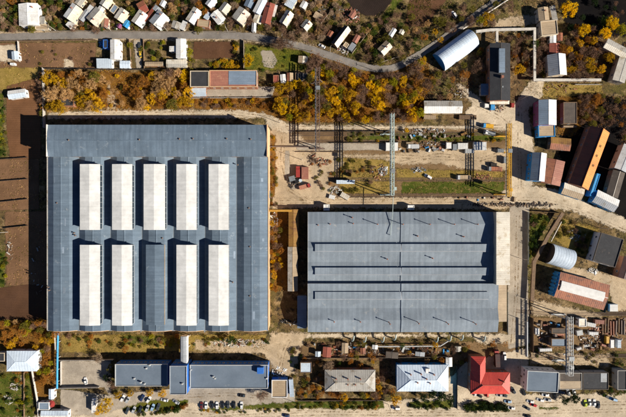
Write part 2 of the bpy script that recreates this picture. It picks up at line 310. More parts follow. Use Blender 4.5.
# ------------------------------------------------------------------ ground sheet, patches, roads
g = MB(); g.add([(-1500,-1500,0),(1500,-1500,0),(1500,1500,0),(-1500,1500,0)], [(0,1,2,3)])
tag(g.build('ground', M['ground']), 'brown and olive scrub ground under the whole district', kind='structure')
LEVEL = [0.012]
def poly_dist(P, X, Y):
    ins = np.zeros(X.shape, bool); d = np.full(X.shape, 1e9); n = len(P)
    for i in range(n):
        x0, y0 = P[i]; x1, y1 = P[(i+1) % n]; ex, ey = x1-x0, y1-y0; L = ex*ex+ey*ey+1e-9
        t = np.clip(((X-x0)*ex+(Y-y0)*ey)/L, 0, 1); d = np.minimum(d, np.hypot(X-x0-t*ex, Y-y0-t*ey))
        c = ((y0 > Y) != (y1 > Y)); 
        if abs(ey) > 1e-9: ins ^= c & (X < (Y-y0)/ey*ex+x0)
    return ins, d
def patch(name, pts, mat, label=None, cell=0.9):
    P = [W(*p) for p in pts]; xs = [p[0] for p in P]; ys = [p[1] for p in P]
    gx = np.arange(min(xs)-cell, max(xs)+2*cell, cell); gy = np.arange(min(ys)-cell, max(ys)+2*cell, cell)
    X, Y = np.meshgrid(gx, gy); ins, d = poly_dist(P, X, Y); sd = np.where(ins, d, -d)
    keep = (sd[:-1,:-1] > 0) | (sd[1:,:-1] > 0) | (sd[:-1,1:] > 0) | (sd[1:,1:] > 0)
    idx = np.arange(X.size).reshape(X.shape)
    q = np.stack([idx[:-1,:-1][keep], idx[:-1,1:][keep], idx[1:,1:][keep], idx[1:,:-1][keep]], 1)
    u, inv = np.unique(q, return_inverse=True); q = inv.reshape(q.shape)
    z = LEVEL[0]; LEVEL[0] += 0.004
    V = np.stack([X.ravel()[u], Y.ravel()[u], np.full(len(u), z)], 1)
    me = bpy.data.meshes.new(name); me.from_pydata(V.tolist(), [], q.tolist()); me.materials.append(M[mat])
    a = me.attributes.new('edge', 'FLOAT', 'POINT'); a.data.foreach_set('value', np.maximum(sd.ravel()[u], 0).astype(np.float32)); me.update()
    return tag(mobj(name, me), label, kind='structure')
def ribbon(name, pts, wid, mat, label=None, jit=0.0, closed=False, z=None):
    P = [Vector(W(*p)).to_3d() for p in pts]; Q = []
    n = len(P)
    for i in range(n-1):                                     # Catmull-Rom
        p0 = P[max(i-1,0)]; p1 = P[i]; p2 = P[i+1]; p3 = P[min(i+2,n-1)]; m_ = max(2, int((p2-p1).length/2.5))
        for k in range(m_):
            t = k/m_; Q.append(0.5*((2*p1)+(p2-p0)*t+(2*p0-5*p1+4*p2-p3)*t*t+(3*p1-p0-3*p2+p3)*t**3))
    Q.append(P[-1]); mb = MB(); zz = LEVEL[0] if z is None else z
    if z is None: LEVEL[0] += 0.004
    vs = []
    for i, q in enumerate(Q):
        d = (Q[min(i+1,len(Q)-1)]-Q[max(i-1,0)]).normalized(); nn = Vector((-d.y, d.x, 0))
        a, b = wid/2+random.uniform(-jit,jit), wid/2+random.uniform(-jit,jit)
        vs += [(*(q+nn*a).xy, zz), (*(q-nn*b).xy, zz)]
    mb.add(vs, [(2*i+1, 2*i+3, 2*i+2, 2*i) for i in range(len(Q)-1)])
    return tag(mb.build(name, M[mat]), label, kind='structure')
# broad soil and field patches
patch('dry_field', [(-20,42),(97,42),(96,70),(-20,70)], 'tanfield', 'dry tan field below the asphalt road')
patch('pale_field_patch', [(62,57),(75,57),(75,69),(63,70)], 'sandpale', 'pale bare patch in the dry field')
patch('dry_field', [(-20,66),(44,66),(44,92),(-20,92)], 'drygrass', 'dry grass plot left of the concrete fence')
patch('ploughed_field', [(6,86),(27,80),(34,78),(41,84),(41,160),(10,160),(6,130)], 'plough', 'ploughed brown field left of the big hall')
patch('dry_plot', [(-20,159),(30,158),(40,158),(40,210),(-20,212)], 'tanfield', 'dry garden plots left of the big hall')
patch('garden_strip', [(-20,92),(5,92),(5,158),(-20,158)], 'green', 'green garden strip at the left edge')
patch('dry_plot', [(4,211),(50,210),(50,290),(6,286)], 'tanfield', 'bare brown plot left of the big hall')
patch('garden_strip', [(-20,250),(7,250),(6,288),(-20,290)], 'green', 'green vegetable strip at the left edge')
patch('ploughed_field', [(-20,290),(26,284),(50,286),(50,320),(-20,320)], 'plough2', 'dark ploughed plot at the left edge')
patch('leaf_litter', [(-20,319),(50,318),(57,332),(56,400),(30,398),(-5,352)], 'leaflitter', 'leaf strewn ground left of the blue pipe')
patch('meadow', [(-20,372),(31,372),(38,430),(-20,430)], 'green', 'green meadow garden in the bottom left corner')
patch('dirt_path', [(19,371),(25,371),(25,430),(20,430)], 'sand', 'dirt path through the bottom left garden')
patch('leaf_litter', [(44,70),(192,70),(192,110),(150,112),(105,110),(44,112)], 'leaflitter', 'leaf strewn thicket ground above the big hall')
patch('leaf_litter', [(192,96),(420,60),(440,80),(425,100),(425,124),(290,124),(192,110)], 'leaflitter', 'leaf strewn thicket ground below the curving road')
patch('garden_plot', [(193,41),(237,41),(237,58),(193,60)], 'garden', 'dark red brown garden plot south of the road')
patch('lawn', [(243,42),(312,50),(313,72),(243,72)], 'lawn', 'green lawn south of the asphalt road')
patch('concrete_pad', [(260,50),(272,50),(278,60),(274,69),(263,67)], 'gravel', 'pale rounded pad in the lawn')
patch('black_soil_plot', [(338,-12),(398,-12),(391,4),(381,17),(364,16),(352,10)], 'darksoil', 'dark bare soil plot at the top edge')
patch('green_strip', [(398,-10),(412,-10),(378,34),(350,60),(342,58),(364,26),(380,18)], 'green', 'green strip beside the dark soil plot')
patch('bare_garden', [(411,-10),(455,-10),(425,28),(404,26)], 'garden', 'brown bare gardens at the top edge')
patch('black_ground', [(548,-30),(680,-30),(680,38),(598,40),(578,46),(563,24),(556,8)], 'shadeblack', 'ground painted black as deep shade in the upper right corner')  # deep shade painted as black ground
patch('black_ground', [(556,84),(640,100),(640,240),(612,215),(600,196),(560,186),(556,150)], 'shadeblack', 'black yard between the right hand sheds')  # same near-black ground colour
patch('brown_yard', [(528,316),(680,316),(680,352),(528,352)], 'brownyard', 'brown scrap yard on the right')
patch('brown_yard', [(286,128),(512,122),(512,198),(286,198)], 'brownyard', 'brown storage yard between the cranes')
patch('green_strip', [(400,180),(506,180),(506,195),(400,195)], 'green', 'grass strip along the crane rail')
patch('green_strip', [(345,131),(508,131),(508,142),(345,142)], 'green', 'grassy strip between the dirt tracks')
patch('dry_grass', [(338,155),(395,158),(395,196),(338,196)], 'drygrass', 'dry grass in the storage yard')
patch('dry_grass', [(395,167),(505,170),(505,181),(395,181)], 'drygrass', 'dry grass along the storage yard')
patch('dry_grass', [(526,82),(602,82),(604,94),(560,100),(526,98)], 'drygrass', 'dry grass band below the white pipe')
patch('green_strip', [(530,212),(548,214),(530,268),(527,268)], 'green', 'green strip beside the right hand road')
patch('dry_grass', [(562,216),(600,228),(598,262),(576,256),(552,240)], 'drygrass', 'weedy plot behind the round shed')
patch('dry_grass', [(60,333),(268,333),(268,352),(60,354)], 'drygrass', 'weedy strip below the big hall')
patch('green_strip', [(120,334),(162,334),(160,345),(122,346)], 'green', 'grass strip below the big hall')
patch('brown_yard', [(300,340),(520,340),(520,362),(300,362)], 'brownyard', 'cluttered gardens below the pale hall')
patch('leaf_litter', [(556,94),(600,96),(604,118),(586,124),(572,140),(556,136)], 'leaflitter', 'leaf strewn ground beside the dark flat shed')
patch('leaf_litter', [(270,208),(290,208),(290,292),(270,292)], 'leaflitter', 'leaf strewn strip between the halls')
# bare dirt tracks and yards
patch('dirt_track', [(46,111),(120,108),(190,108),(240,108),(268,112),(290,122),(300,130),(284,142),(272,134),(262,120),(46,121)], 'sandpale', 'pale dirt track above the big hall')
patch('dirt_track', [(106,84),(112,82),(118,100),(124,112),(104,112)], 'sand', 'pale trodden gap in the thicket')
patch('dirt_track', [(284,123),(470,124),(520,121),(520,131),(284,132)], 'sandpale', 'pale dirt track through the storage yard')
patch('dirt_yard', [(268,128),(300,132),(310,142),(345,150),(345,166),(330,178),(338,198),(325,207),(270,207)], 'sand', 'sandy yard between the two halls')
patch('leaf_litter', [(269,132),(277,134),(278,170),(276,206),(269,206)], 'leaflitter', 'leaf strewn strip along the big hall right wall')
patch('worn_track', [(284,150),(290,150),(291,176),(300,190),(290,190),(284,176)], 'gravel', 'worn grey track in the sandy yard')
patch('concrete_strip', [(296,142.5),(387,142.5),(387,151),(296,151)], 'gravel', 'concrete strip in the storage yard')
patch('dirt_yard', [(340,152),(395,152),(420,148),(512,146),(512,172),(470,172),(440,166),(400,167),(380,161),(340,160)], 'sand', 'sandy vehicle yard between the cranes')
patch('dirt_track', [(270,195),(530,195),(530,207),(500,212),(300,210),(270,212)], 'sand', 'sandy lane above the pale hall')
patch('dirt_yard', [(452,84),(462,82),(480,96),(492,104),(512,104),(530,78),(545,76),(545,96),(530,110),(536,150),(534,200),(508,200),(508,133),(470,128),(462,112),(470,104)], 'sandpale', 'sandy yard below the tar roofed shed')
patch('dirt_road', [(500,190),(520,182),(560,188),(600,206),(650,226),(650,244),(612,230),(570,212),(535,210),(500,208)], 'sandpale', 'sandy diagonal road on the right')
patch('dirt_road', [(509,205),(530,205),(528,260),(530,345),(507,350),(507,290)], 'gravel', 'worn grey road right of the pale hall')
patch('dirt_yard', [(560,262),(600,270),(660,282),(660,314),(612,312),(606,288),(560,276)], 'sand', 'sandy ground behind the red striped shed')
patch('dirt_yard', [(530,296),(556,302),(604,313),(604,320),(530,318)], 'sand', 'sandy ground below the red striped shed')
patch('dirt_yard', [(528,350),(610,352),(612,368),(528,366)], 'sand', 'sandy track above the long low sheds')
patch('dirt_track', [(295,332),(512,332),(530,345),(480,346),(470,338),(295,340)], 'sandpale', 'pale strip along the pale hall')
patch('dirt_yard', [(268,330),(310,330),(300,358),(300,376),(280,378),(262,356),(192,352),(192,338),(268,338)], 'sand', 'sandy yard at the corner of the big hall')
patch('concrete_yard', [(60,360),(112,360),(112,400),(104,388),(60,388)], 'gravel', 'walled concrete yard by the blue pipe')
patch('parking_lot', [(60,388),(108,394),(190,386),(296,388),(296,420),(60,425)], 'gravel', 'beige parking ground along the blue office')
patch('dirt_road', [(-20,417),(100,412),(150,400),(300,404),(430,396),(464,360),(530,345),(530,372),(526,392),(680,391),(680,440),(-20,440)], 'sandpale', 'sandy main road along the bottom edge')
patch('verge', [(150,398),(190,398),(190,404),(180,412),(122,413),(120,407)], 'lawn', 'grass verge with parked cars')
patch('verge', [(199,407),(292,400),(384,399),(386,410),(294,410),(200,412)], 'green', 'green verge along the main road')
patch('verge', [(407,400),(455,398),(452,410),(408,409)], 'green', 'green verge before the blue and white house')
patch('verge', [(463,402),(500,402),(510,412),(463,412)], 'green', 'green verge before the red roofed house')
patch('verge', [(537,405.5),(561,405.5),(561,411),(537,411)], 'green', 'clipped grass rectangle in the car park')
patch('concrete_yard', [(206,86),(276,86),(272,98),(206,98)], 'gravel', 'concrete yard of the pink and blue roofed workshop')
patch('driveway', [(133,39),(143,39),(143,69),(136,69)], 'gravel', 'concrete driveway off the asphalt road')
patch('verge', [(-20,29),(60,29),(150,30),(250,31),(310,42),(360,62),(356,70),(300,50),(240,43),(-20,42)], 'sand', 'sandy verge of the asphalt road')
patch('dirt_yard', [(-20,43),(20,43),(20,62),(6,64),(-20,64)], 'sandpale', 'pale yard at the left edge')
patch('dirt_road', [(492,20),(512,14),(540,12),(536,26),(512,30),(486,34)], 'sand', 'pale dirt road in the upper right')
patch('sandy_verge', [(-20,30),(36,29),(50,30),(34,33),(-20,33)], 'sand', 'sandy strip before the white house')
def rut(pts, label):
    for s_ in (-0.85, 0.85):
        P = [W(*p) for p in pts]; L_ = []
        for i, p in enumerate(P):
            a = P[max(i-1,0)]; b = P[min(i+1,len(P)-1)]; d = math.hypot(b[0]-a[0], b[1]-a[1]); n = (-(b[1]-a[1])/d, (b[0]-a[0])/d); L_.append((p[0]+n[0]*s_, p[1]+n[1]*s_, n))
        poly = [((x+n[0]*0.42)/S+313, 208.5-(y+n[1]*0.42)/S) for x,y,n in L_]+[((x-n[0]*0.42)/S+313, 208.5-(y-n[1]*0.42)/S) for x,y,n in L_[::-1]]
        patch('wheel_rut', poly, 'rut', label, 0.3)
for i, (pts, lb) in enumerate([([(160,408),(240,416),(330,413),(420,414),(500,413),(626,410)],'main road at the bottom'),([(200,416),(300,409),(400,412),(520,404),(626,403)],'main road upper lane'),([(512,345),(516,300),(517,260),(518,215)],'worn grey road'),([(506,199),(540,199),(580,210),(626,232)],'diagonal road'),([(280,202),(360,201),(440,201),(505,200)],'sandy lane'),
        ([(286,128),(350,128),(420,127.5),(515,126.5)],'pale track through the yard'),([(50,116),(140,114),(230,113),(270,118),(284,134),(282,160),(290,190),(310,202)],'track above the big hall'),([(345,156),(390,156),(430,158),(500,160)],'vehicle yard'),([(400,163),(440,155),(480,160),(505,152)],'vehicle yard crossing'),
        ([(456,86),(476,104),(500,118),(512,128)],'yard below the black workshop'),([(516,84),(520,110),(519,150),(520,190)],'road left of the blue sheds'),([(290,340),(284,352),(280,372)],'yard at the hall corner'),([(180,396),(230,394),(270,398),(284,406)],'office parking'),([(462,400),(480,399),(520,382),(518,350)],'red house yard'),([(532,360),(570,362),(612,362)],'track above the garages')]):
    rut(pts, 'wheel ruts on the '+lb)
RC = [(-30,38.5),(0,37.5),(80,35.5),(160,35.8),(235,36),(262,38.5),(300,46.5),(330,56),(352,63.5),(372,68.5),(388,69),(402,64.5),(430,48),(458,28),(486,8),(510,-10),(540,-30)]
def smooth(pts, m_=8):
    P = [Vector(p).to_3d() for p in pts]; Q = []; n = len(P)
    for i in range(n-1):
        p0 = P[max(i-1,0)]; p1 = P[i]; p2 = P[i+1]; p3 = P[min(i+2,n-1)]
        for k in range(m_): t = k/m_; Q.append(0.5*((2*p1)+(p2-p0)*t+(2*p0-5*p1+4*p2-p3)*t*t+(3*p1-p0-3*p2+p3)*t**3))
    return Q+[P[-1]]
Q = smooth(RC); lf, rt = [], []
for i, q in enumerate(Q):
    d = (Q[min(i+1,len(Q)-1)]-Q[max(i-1,0)]).normalized(); n = Vector((-d.y,d.x,0)); lf.append((q+n*3.9).xy); rt.append((q-n*3.9).xy)
patch('asphalt_road', [tuple(p) for p in lf]+[tuple(p) for p in rt[::-1]], 'road', 'dusty grey asphalt road curving across the top', 0.6)
# ------------------------------------------------------------------ generic building
WINC = {}
def win_meshes(w, h):
    k = (round(w,2), round(h,2))
    if k not in WINC:
        f = MB(); t = 0.09
        f.box(-w/2-t, w/2+t, 0, 0.07, -h/2-t, -h/2); f.box(-w/2-t, w/2+t, 0, 0.07, h/2, h/2+t)
        f.box(-w/2-t, -w/2, 0, 0.07, -h/2, h/2); f.box(w/2, w/2+t, 0, 0.07, -h/2, h/2); f.box(-0.035, 0.035, 0, 0.06, -h/2, h/2)
        p = MB(); p.box(-w/2, w/2, 0.0, 0.03, -h/2, h/2)
        WINC[k] = (f.mesh('window', M['frame']), p.mesh('pane', M['glass']))
    return WINC[k]
def window(root, x, y, z, rz, w=1.1, h=1.3):
    f, p = win_meshes(w, h); o = mobj('window', f, root, (x,y,z), rz); mobj('pane', p, o); return o
def faces(cx, cy, ang, d):                                     # does the wall with local normal d look towards the middle of the place
    v = Vector((d[0], d[1])); c, n = math.cos(ang), math.sin(ang); wv = Vector((c*v.x-n*v.y, n*v.x+c*v.y)); return wv.dot(Vector((-cx,-cy))) > 0
def building(name, label, cat, px, py, w, l, deg, he, hr, kind, roof, wall='plaster', roof2=None, group=None, win=(2,1), chim=(), over=0.3, door=True, capm=None, panels=None):
    """px,py = roof centre; w across the ridge, l along it (photo pixels); deg turns the ridge anticlockwise from 'up'"""
    k = S*(1-he/H); w *= k; l *= k; a = math.radians(deg); x, y = W(px, py, he)
    r = tag(empty(name, x, y, 0, a), label, cat, group); foot(x, y, w/2, l/2, a)
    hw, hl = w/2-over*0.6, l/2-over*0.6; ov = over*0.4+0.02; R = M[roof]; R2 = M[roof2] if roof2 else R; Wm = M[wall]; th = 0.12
    if kind == 'gable':
        MB().extY([(-hw,0),(hw,0),(hw,he-0.02),(0,hr-0.02),(-hw,he-0.02)], -hl, hl).build('wall', Wm, r)
        sl_ = (hr-he)/hw
        for sgn, mt in ((1,R),(-1,R2)):
            xe = hw+ov+over*0.6; ze = he-(xe-hw)*sl_
            pr = [(0.01*sgn,hr+th),(xe*sgn,ze+th),(xe*sgn,ze),(0.01*sgn,hr)]
            if sgn < 0: pr = pr[::-1]
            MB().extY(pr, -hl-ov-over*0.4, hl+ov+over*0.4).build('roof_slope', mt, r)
        MB().extY([(-0.18,hr+th-0.02-0.18*sl_),(0.18,hr+th-0.02-0.18*sl_),(0.16,hr+th+0.05-0.1*sl_),(0,hr+th+0.08),(-0.16,hr+th+0.05-0.1*sl_)], -hl-ov-over*0.42, hl+ov+over*0.42).build('ridge_cap', M[capm] if capm else R, r)
    elif kind == 'hip':
        MB().box(-hw,hw,-hl,hl,0,he-0.02).build('wall', Wm, r); e = over; m_ = min(hw, hl)*0.98; X, Y = hw+e, hl+e
        A = [(-X,-Y,he),(X,-Y,he),(X,Y,he),(-X,Y,he)]; B = [(0,-Y+m_+e,hr),(0,Y-m_-e,hr)]
        def fac(pts):
            up = [(p[0],p[1],p[2]+th) for p in pts]; n = len(pts)
            MB().add(list(pts)+up, [tuple(range(n-1,-1,-1)), tuple(range(n,2*n))]+[(i,(i+1)%n,n+(i+1)%n,n+i) for i in range(n)]).build('roof_slope', R, r)
        fac([A[0],A[1],B[0]]); fac([A[1],A[2],B[1],B[0]]); fac([A[2],A[3],B[1]]); fac([A[3],A[0],B[0],B[1]])
        cp = MB(); 
        for p, q in ((A[0],B[0]),(A[1],B[0]),(A[2],B[1]),(A[3],B[1]),(B[0],B[1])): cp.tube((p[0],p[1],p[2]+th),(q[0],q[1],q[2]+th),0.1,n=5)
        cp.build('ridge_cap', M[capm] if capm else R, r)
    elif kind == 'flat':
        MB().box(-hw,hw,-hl,hl,0,he-0.3).build('wall', Wm, r)
        MB().box(-hw+0.02,hw-0.02,-hl+0.02,hl-0.02,he-0.297,he).build('roof', R, r)
        t = 0.3; z0, z1 = he-0.3, he+(hr-he); pp = MB()
        pp.box(-hw-0.05,hw+0.05,-hl-0.05,-hl+t,z0,z1); pp.box(-hw-0.05,hw+0.05,hl-t,hl+0.05,z0,z1); pp.box(-hw-0.05,-hw+t,-hl+t,hl-t,z0,z1); pp.box(hw-t,hw+0.05,-hl+t,hl-t,z0,z1)
        pp.build('parapet', M[capm] if capm else Wm, r)
    elif kind == 'shed':                                       # low on the left, high on the right
        MB().extY([(-hw,0),(hw,0),(hw,hr-0.02),(-hw,he-0.02)], -hl, hl).build('wall', Wm, r)
        s_ = (hr-he)/(2*hw); X = hw+over
        MB().extY([(-X,he-over*s_),(X,hr+over*s_),(X,hr+over*s_+th),(-X,he-over*s_+th)], -hl-over, hl+over).build('roof', R, r)
    elif kind == 'arch':
        n = 18; z0 = he; out, inn = [], []
        for i in range(n+1):
            t = math.pi*i/n; out.append((hw*math.cos(t)*1.0, z0+(hr-z0)*math.sin(t))); inn.append(((hw-0.15)*math.cos(t), z0+(hr-z0-0.15)*math.sin(t)))
        for j in range(6):                                     # the vault in bands, laid end to end
            y0 = -hl+2*hl*j/6; y1 = -hl+2*hl*(j+1)/6; mb = MB()
            for i in range(n): mb.extY([out[i],out[i+1],inn[i+1],inn[i]], y0+0.02, y1-0.02)
            mb.build('roof_band', R, r)
        for sgn in (-1,1): MB().extY([(-hw+0.2,0),(hw-0.2,0)]+[(p[0]*0.98,p[1]-0.05) for p in inn], sgn*hl-(0.35 if sgn > 0 else -0.1), sgn*hl-(0.1 if sgn > 0 else -0.35)).build('end_wall', Wm, r)
        if z0 > 0.3: MB().box(hw-0.2,hw,-hl,hl,0,z0).build('side_wall', Wm, r); MB().box(-hw,-hw+0.2,-hl,hl,0,z0).build('side_wall', Wm, r)
        win = (0,0); door = False
    zc = min(he*0.55, he-1.0)
    sides = [((1,0),hw,0), ((-1,0),hw,0), ((0,1),hl,1), ((0,-1),hl,1)]; dd = False
    for d, off, e in sides:
        if not faces(x, y, a, d): continue
        n_ = win[e]; L = 2*(hl if e == 0 else hw)
        rz = {(1,0):-math.pi/2, (-1,0):math.pi/2, (0,1):0.0, (0,-1):math.pi}[d]
        for i in range(n_):
            u = -L/2+L*(i+0.5)/n_; px_ = d[0]*off+(0 if d[0] else u); py_ = d[1]*off+(u if d[0] else 0)
            if door and not dd and i == n_//2 and he > 2.2:
                f = MB(); f.box(-0.5,0.5,0,0.06,0,2.05); o = f.build('door', M['timber'], r, (px_+d[0]*0.003, py_+d[1]*0.003, 0.0), rz); dd = True
                MB().box(0.3,0.42,0.06,0.12,0.95,1.05).build('handle', M['steel'], o); continue
            window(r, px_+d[0]*0.003, py_+d[1]*0.003, zc, rz)
    for (u, v, hh) in chim:
        c = MB(); c.box(u*w-0.28,u*w+0.28,v*l-0.28,v*l+0.28,he*0.7,hr+hh-0.15); c.box(u*w-0.36,u*w+0.36,v*l-0.36,v*l+0.36,hr+hh-0.15,hr+hh); c.build('chimney', M['chimney'], r)
    return r
def roofbox(root, name, x, y, z, sx, sy, sz, mat, rz=0.0): return MB().cbox(0,0,0,sx,sy,sz).build(name, M[mat], root, (x,y,z), rz)
# ------------------------------------------------------------------ big hall on the left
HX0, HX1 = -152.3, -25.8; HY0, HY1, HY2 = -70.1, 29.5, 47.0; VZ, RZ = 10.7, 13.3; NB = 7; BW = (HX1-HX0)/NB
cx, cy = (HX0+HX1)/2, (HY0+HY2)/2
hall = tag(empty('factory_hall', cx, cy), 'huge grey roofed factory hall with rows of white roof monitors', 'factory'); foot(cx, cy, (HX1-HX0)/2, (HY2-HY0)/2)
def L(x, y): return (x-cx, y-cy)
BK, BZ = 4.5, 12.75                                    # break of each curved bay: half width, height
prof = [(HX0-cx,0),(HX1-cx,0),(HX1-cx,VZ)]
for i in range(NB-1,-1,-1): prof += [(HX0-cx+BW*(i+0.5)+BK, BZ-0.03), (HX0-cx+BW*(i+0.5), RZ-0.03), (HX0-cx+BW*(i+0.5)-BK, BZ-0.03), (HX0-cx+BW*i+(0.001 if i else 0), VZ-0.03)]
MB().extY(prof, HY0-cy, HY1-cy-0.05).build('wall', M['peach'], hall)
slp = {}
for sgn in (1,-1):
    for part in (0,1):
        xa, za, xb, zb = (0.01,RZ,BK-0.005,BZ) if part == 0 else (BK+0.005,BZ,BW/2-0.01,VZ)
        pr = [(xa*sgn,za+0.15),(xb*sgn,zb+0.15),(xb*sgn,zb),(xa*sgn,za)]
        if sgn < 0: pr = pr[::-1]
        slp[sgn,part] = MB().extY(pr, HY0-cy+0.3, HY1-cy-0.1).mesh('roof_slope', M['roofA'])
cap = MB(); cap.extY([(-0.4,RZ+0.1),(0.4,RZ+0.1),(0.15,RZ+0.24),(-0.15,RZ+0.24)], HY0-cy+0.3, HY1-cy-0.1); cap = cap.mesh('ridge_cap', M['roofA'])
gut = MB(); gut.box(-0.35,0.35,HY0-cy+0.3,HY1-cy-0.1,VZ+0.02,VZ+0.2); gut = gut.mesh('valley_gutter', M['steel'])
for i in range(NB):
    xo = HX0-cx+BW*(i+0.5)
    for sgn in slp: mobj('roof_slope', slp[sgn], hall, (xo,0,0))
    mobj('ridge_cap', cap, hall, (xo,0,0))
    if i: mobj('valley_gutter', gut, hall, (xo-BW/2,0,0))
par = MB(); par.box(HX0-cx-0.1,HX1-cx+0.1,HY0-cy-0.1,HY0-cy+0.29,VZ-0.6,VZ+0.35); par.build('parapet', M['greysheet'], hall)
par = MB(); par.box(HX1-cx-0.02,HX1-cx+0.35,HY0-cy+0.3,HY1-cy-0.1,VZ-1.4,VZ+0.45); par.build('parapet', M['peach'], hall)
par = MB(); par.box(HX0-cx-0.35,HX0-cx+0.1,HY0-cy+0.3,HY1-cy-0.1,VZ-1.4,VZ+0.45); par.build('parapet', M['slate'], hall)
# tall north bay
NH, NB2, NR = 14.5, 15.3, 15.6; NX0 = HX0+2.4; yn0, yn1 = HY1-cy, HY2-cy; ymid = (yn0+yn1)/2
MB().extX([(yn0,0),(yn1,0),(yn1,NH-0.03),(ymid+4.6,NB2-0.03),(ymid,NR-0.03),(ymid-4.6,NB2-0.03),(yn0,NH-0.03)], NX0-cx+0.3, HX1-cx).build('north_bay_wall', M['peach'], hall)
for a_, b_, za_, zb_ in ((yn0-0.3, ymid-4.605, NH-0.06, NB2), (ymid-4.595, ymid-0.01, NB2, NR), (yn1+0.3, ymid+4.605, NH-0.06, NB2), (ymid+4.595, ymid+0.01, NB2, NR)):
    pr = [(a_,za_),(b_,zb_),(b_,zb_+0.15),(a_,za_+0.15)]
    if a_ > b_: pr = pr[::-1]
    for j in range(8):                                           # the slope is laid in eight fields
        xa = NX0-cx+0.1+(HX1-NX0-0.3)*j/8; xb = NX0-cx+0.1+(HX1-NX0-0.3)*(j+1)/8
        o = MB().extX(pr, xa+0.01, xb-0.01).build('roof_field', M['roofN'], hall)
MB().extX([(ymid-0.4,NR+0.1),(ymid+0.4,NR+0.1),(ymid,NR+0.24)], NX0-cx+0.1, HX1-cx-0.2).build('ridge_cap', M['roofA'], hall)
MB().box(HX1-cx-0.19,HX1-cx+0.3,yn0-0.3,yn1+0.3,NH-1.0,NR+0.3).build('parapet', M['peach'], hall)
MB().box(NX0-cx-0.15,NX0-cx+0.09,yn0-0.3,yn1+0.3,NH-1.0,NR+0.2).build('parapet', M['cream'], hall)
MW = 5.65
def monitor(bay, y0, y1, white=True, wd_=MW):
    xo = HX0-cx+BW*(bay+0.5); yc = (y0+y1)/2-cy; hl = (y1-y0)/2; z0, z1, z2 = 12.0, 16.1, 16.8
    if not white: z1, z2 = 14.9, 15.6
    m = MB().extY([(-wd_+0.3,z0),(wd_-0.3,z0),(wd_-0.3,z1),(0,z2),(-wd_+0.3,z1)], -hl+0.3, hl-0.3).build('roof_monitor', M['greysheet'], hall, (xo,yc,0))
    rm = M['monwhite'] if white else M['roofA']
    for sgn in (1,-1):
        pr = [(0.01*sgn,z2+0.12),(wd_*sgn,z1+0.1),(wd_*sgn,z1-0.02),(0.01*sgn,z2)]
        if sgn < 0: pr = pr[::-1]
        MB().extY(pr, -hl, hl).build('monitor_roof', rm, m)
    if not white: MB().box(wd_+0.01,wd_+0.35,-hl,hl,z1-0.05,z1+0.12).build('edge_flashing', M['tan'], m)
    nP = int(2*hl/3)
    for sgn in (1,-1):
        for j in range(nP):
            ya = -hl+0.5+(2*hl-1.0)*j/nP; yb = -hl+0.5+(2*hl-1.0)*(j+1)/nP
            xa = sgn*(wd_-0.3)
            MB().box(min(xa,xa+sgn*0.05), max(xa,xa+sgn*0.05), ya+0.08, yb-0.08, z0+1.2, z1-0.4).build('pane', M['glass'], m)
for b_ in range(1,6):
    monitor(b_, -12.0, 24.9, True, MW if b_ != 3 else 6.0); monitor(b_, -65.6, -20.4, b_ != 3, MW if b_ != 3 else 5.2)
VENT = MB(); VENT.tube((0,0,0),(0,0,1.3),0.28,n=8); VENT.tube((0,0,1.3),(0,0,1.6),0.5,0.2,n=8); VENT = VENT.mesh('roof_vent', M['steelbrown'])
def zA(px, py):
    if py < 157: return 15.0
    return 12.2
for (vx, vy) in [(69.7,140.4),(140,140),(180,139.3),(193.5,139),(227,139),(251,139.5),(58,203),(249,208),(250,246.5),(250,295.5),(233,282),(50,290),(49,287),(75,233),(76,235.5),(163,238),(238,165)]:
    z = zA(vx,vy); X, Y = W(vx,vy,z); mobj('roof_vent', VENT, hall, (X-cx, Y-cy, z-0.1))
rp = random.Random(3)
for (qx, qy) in [(55,180),(64,250),(57,310),(66,222),(234,190),(246,230),(256,270),(262,180),(254,315),(234,255),(263,240),(65,290),(76,238),(108,238),(172,238),(204,329),(140,329),(245,200)]:
    X, Y = W(qx,qy,12.4); u = ((X-HX0) % BW)-BW/2; ua = abs(u)
    zz, sl_ = (RZ-(RZ-BZ)*ua/BK, (RZ-BZ)/BK) if ua < BK else (BZ-(BZ-VZ)*(ua-BK)/(BW/2-BK), (BZ-VZ)/(BW/2-BK))
    pw, pl = rp.uniform(0.7,1.6), rp.uniform(1.5,5.0)
    if ua < 0.9 or abs(ua-BK) < 0.9 or ua > BW/2-1.0: pw = 0.3
    o = MB().box(-pw/2,pw/2,-pl/2,pl/2,0,0.03).build('roof_patch', M['roofpatch'], hall, (X-cx,Y-cy,zz+0.16)); o.rotation_euler = (0, math.atan(sl_)*(1 if u > 0 else -1), 0)
# doors and windows along the long right-hand wall
for j in range(14):
    yy = HY0-cy+6+j*7.0
    window(hall, HX1-cx+0.003, yy, 6.5, -math.pi/2, 4.0, 2.2)
o = MB().box(-2.2,2.2,0,0.1,0,4.6).build('door', M['steel'], hall, (HX1-cx+0.003, 20, 0), -math.pi/2)
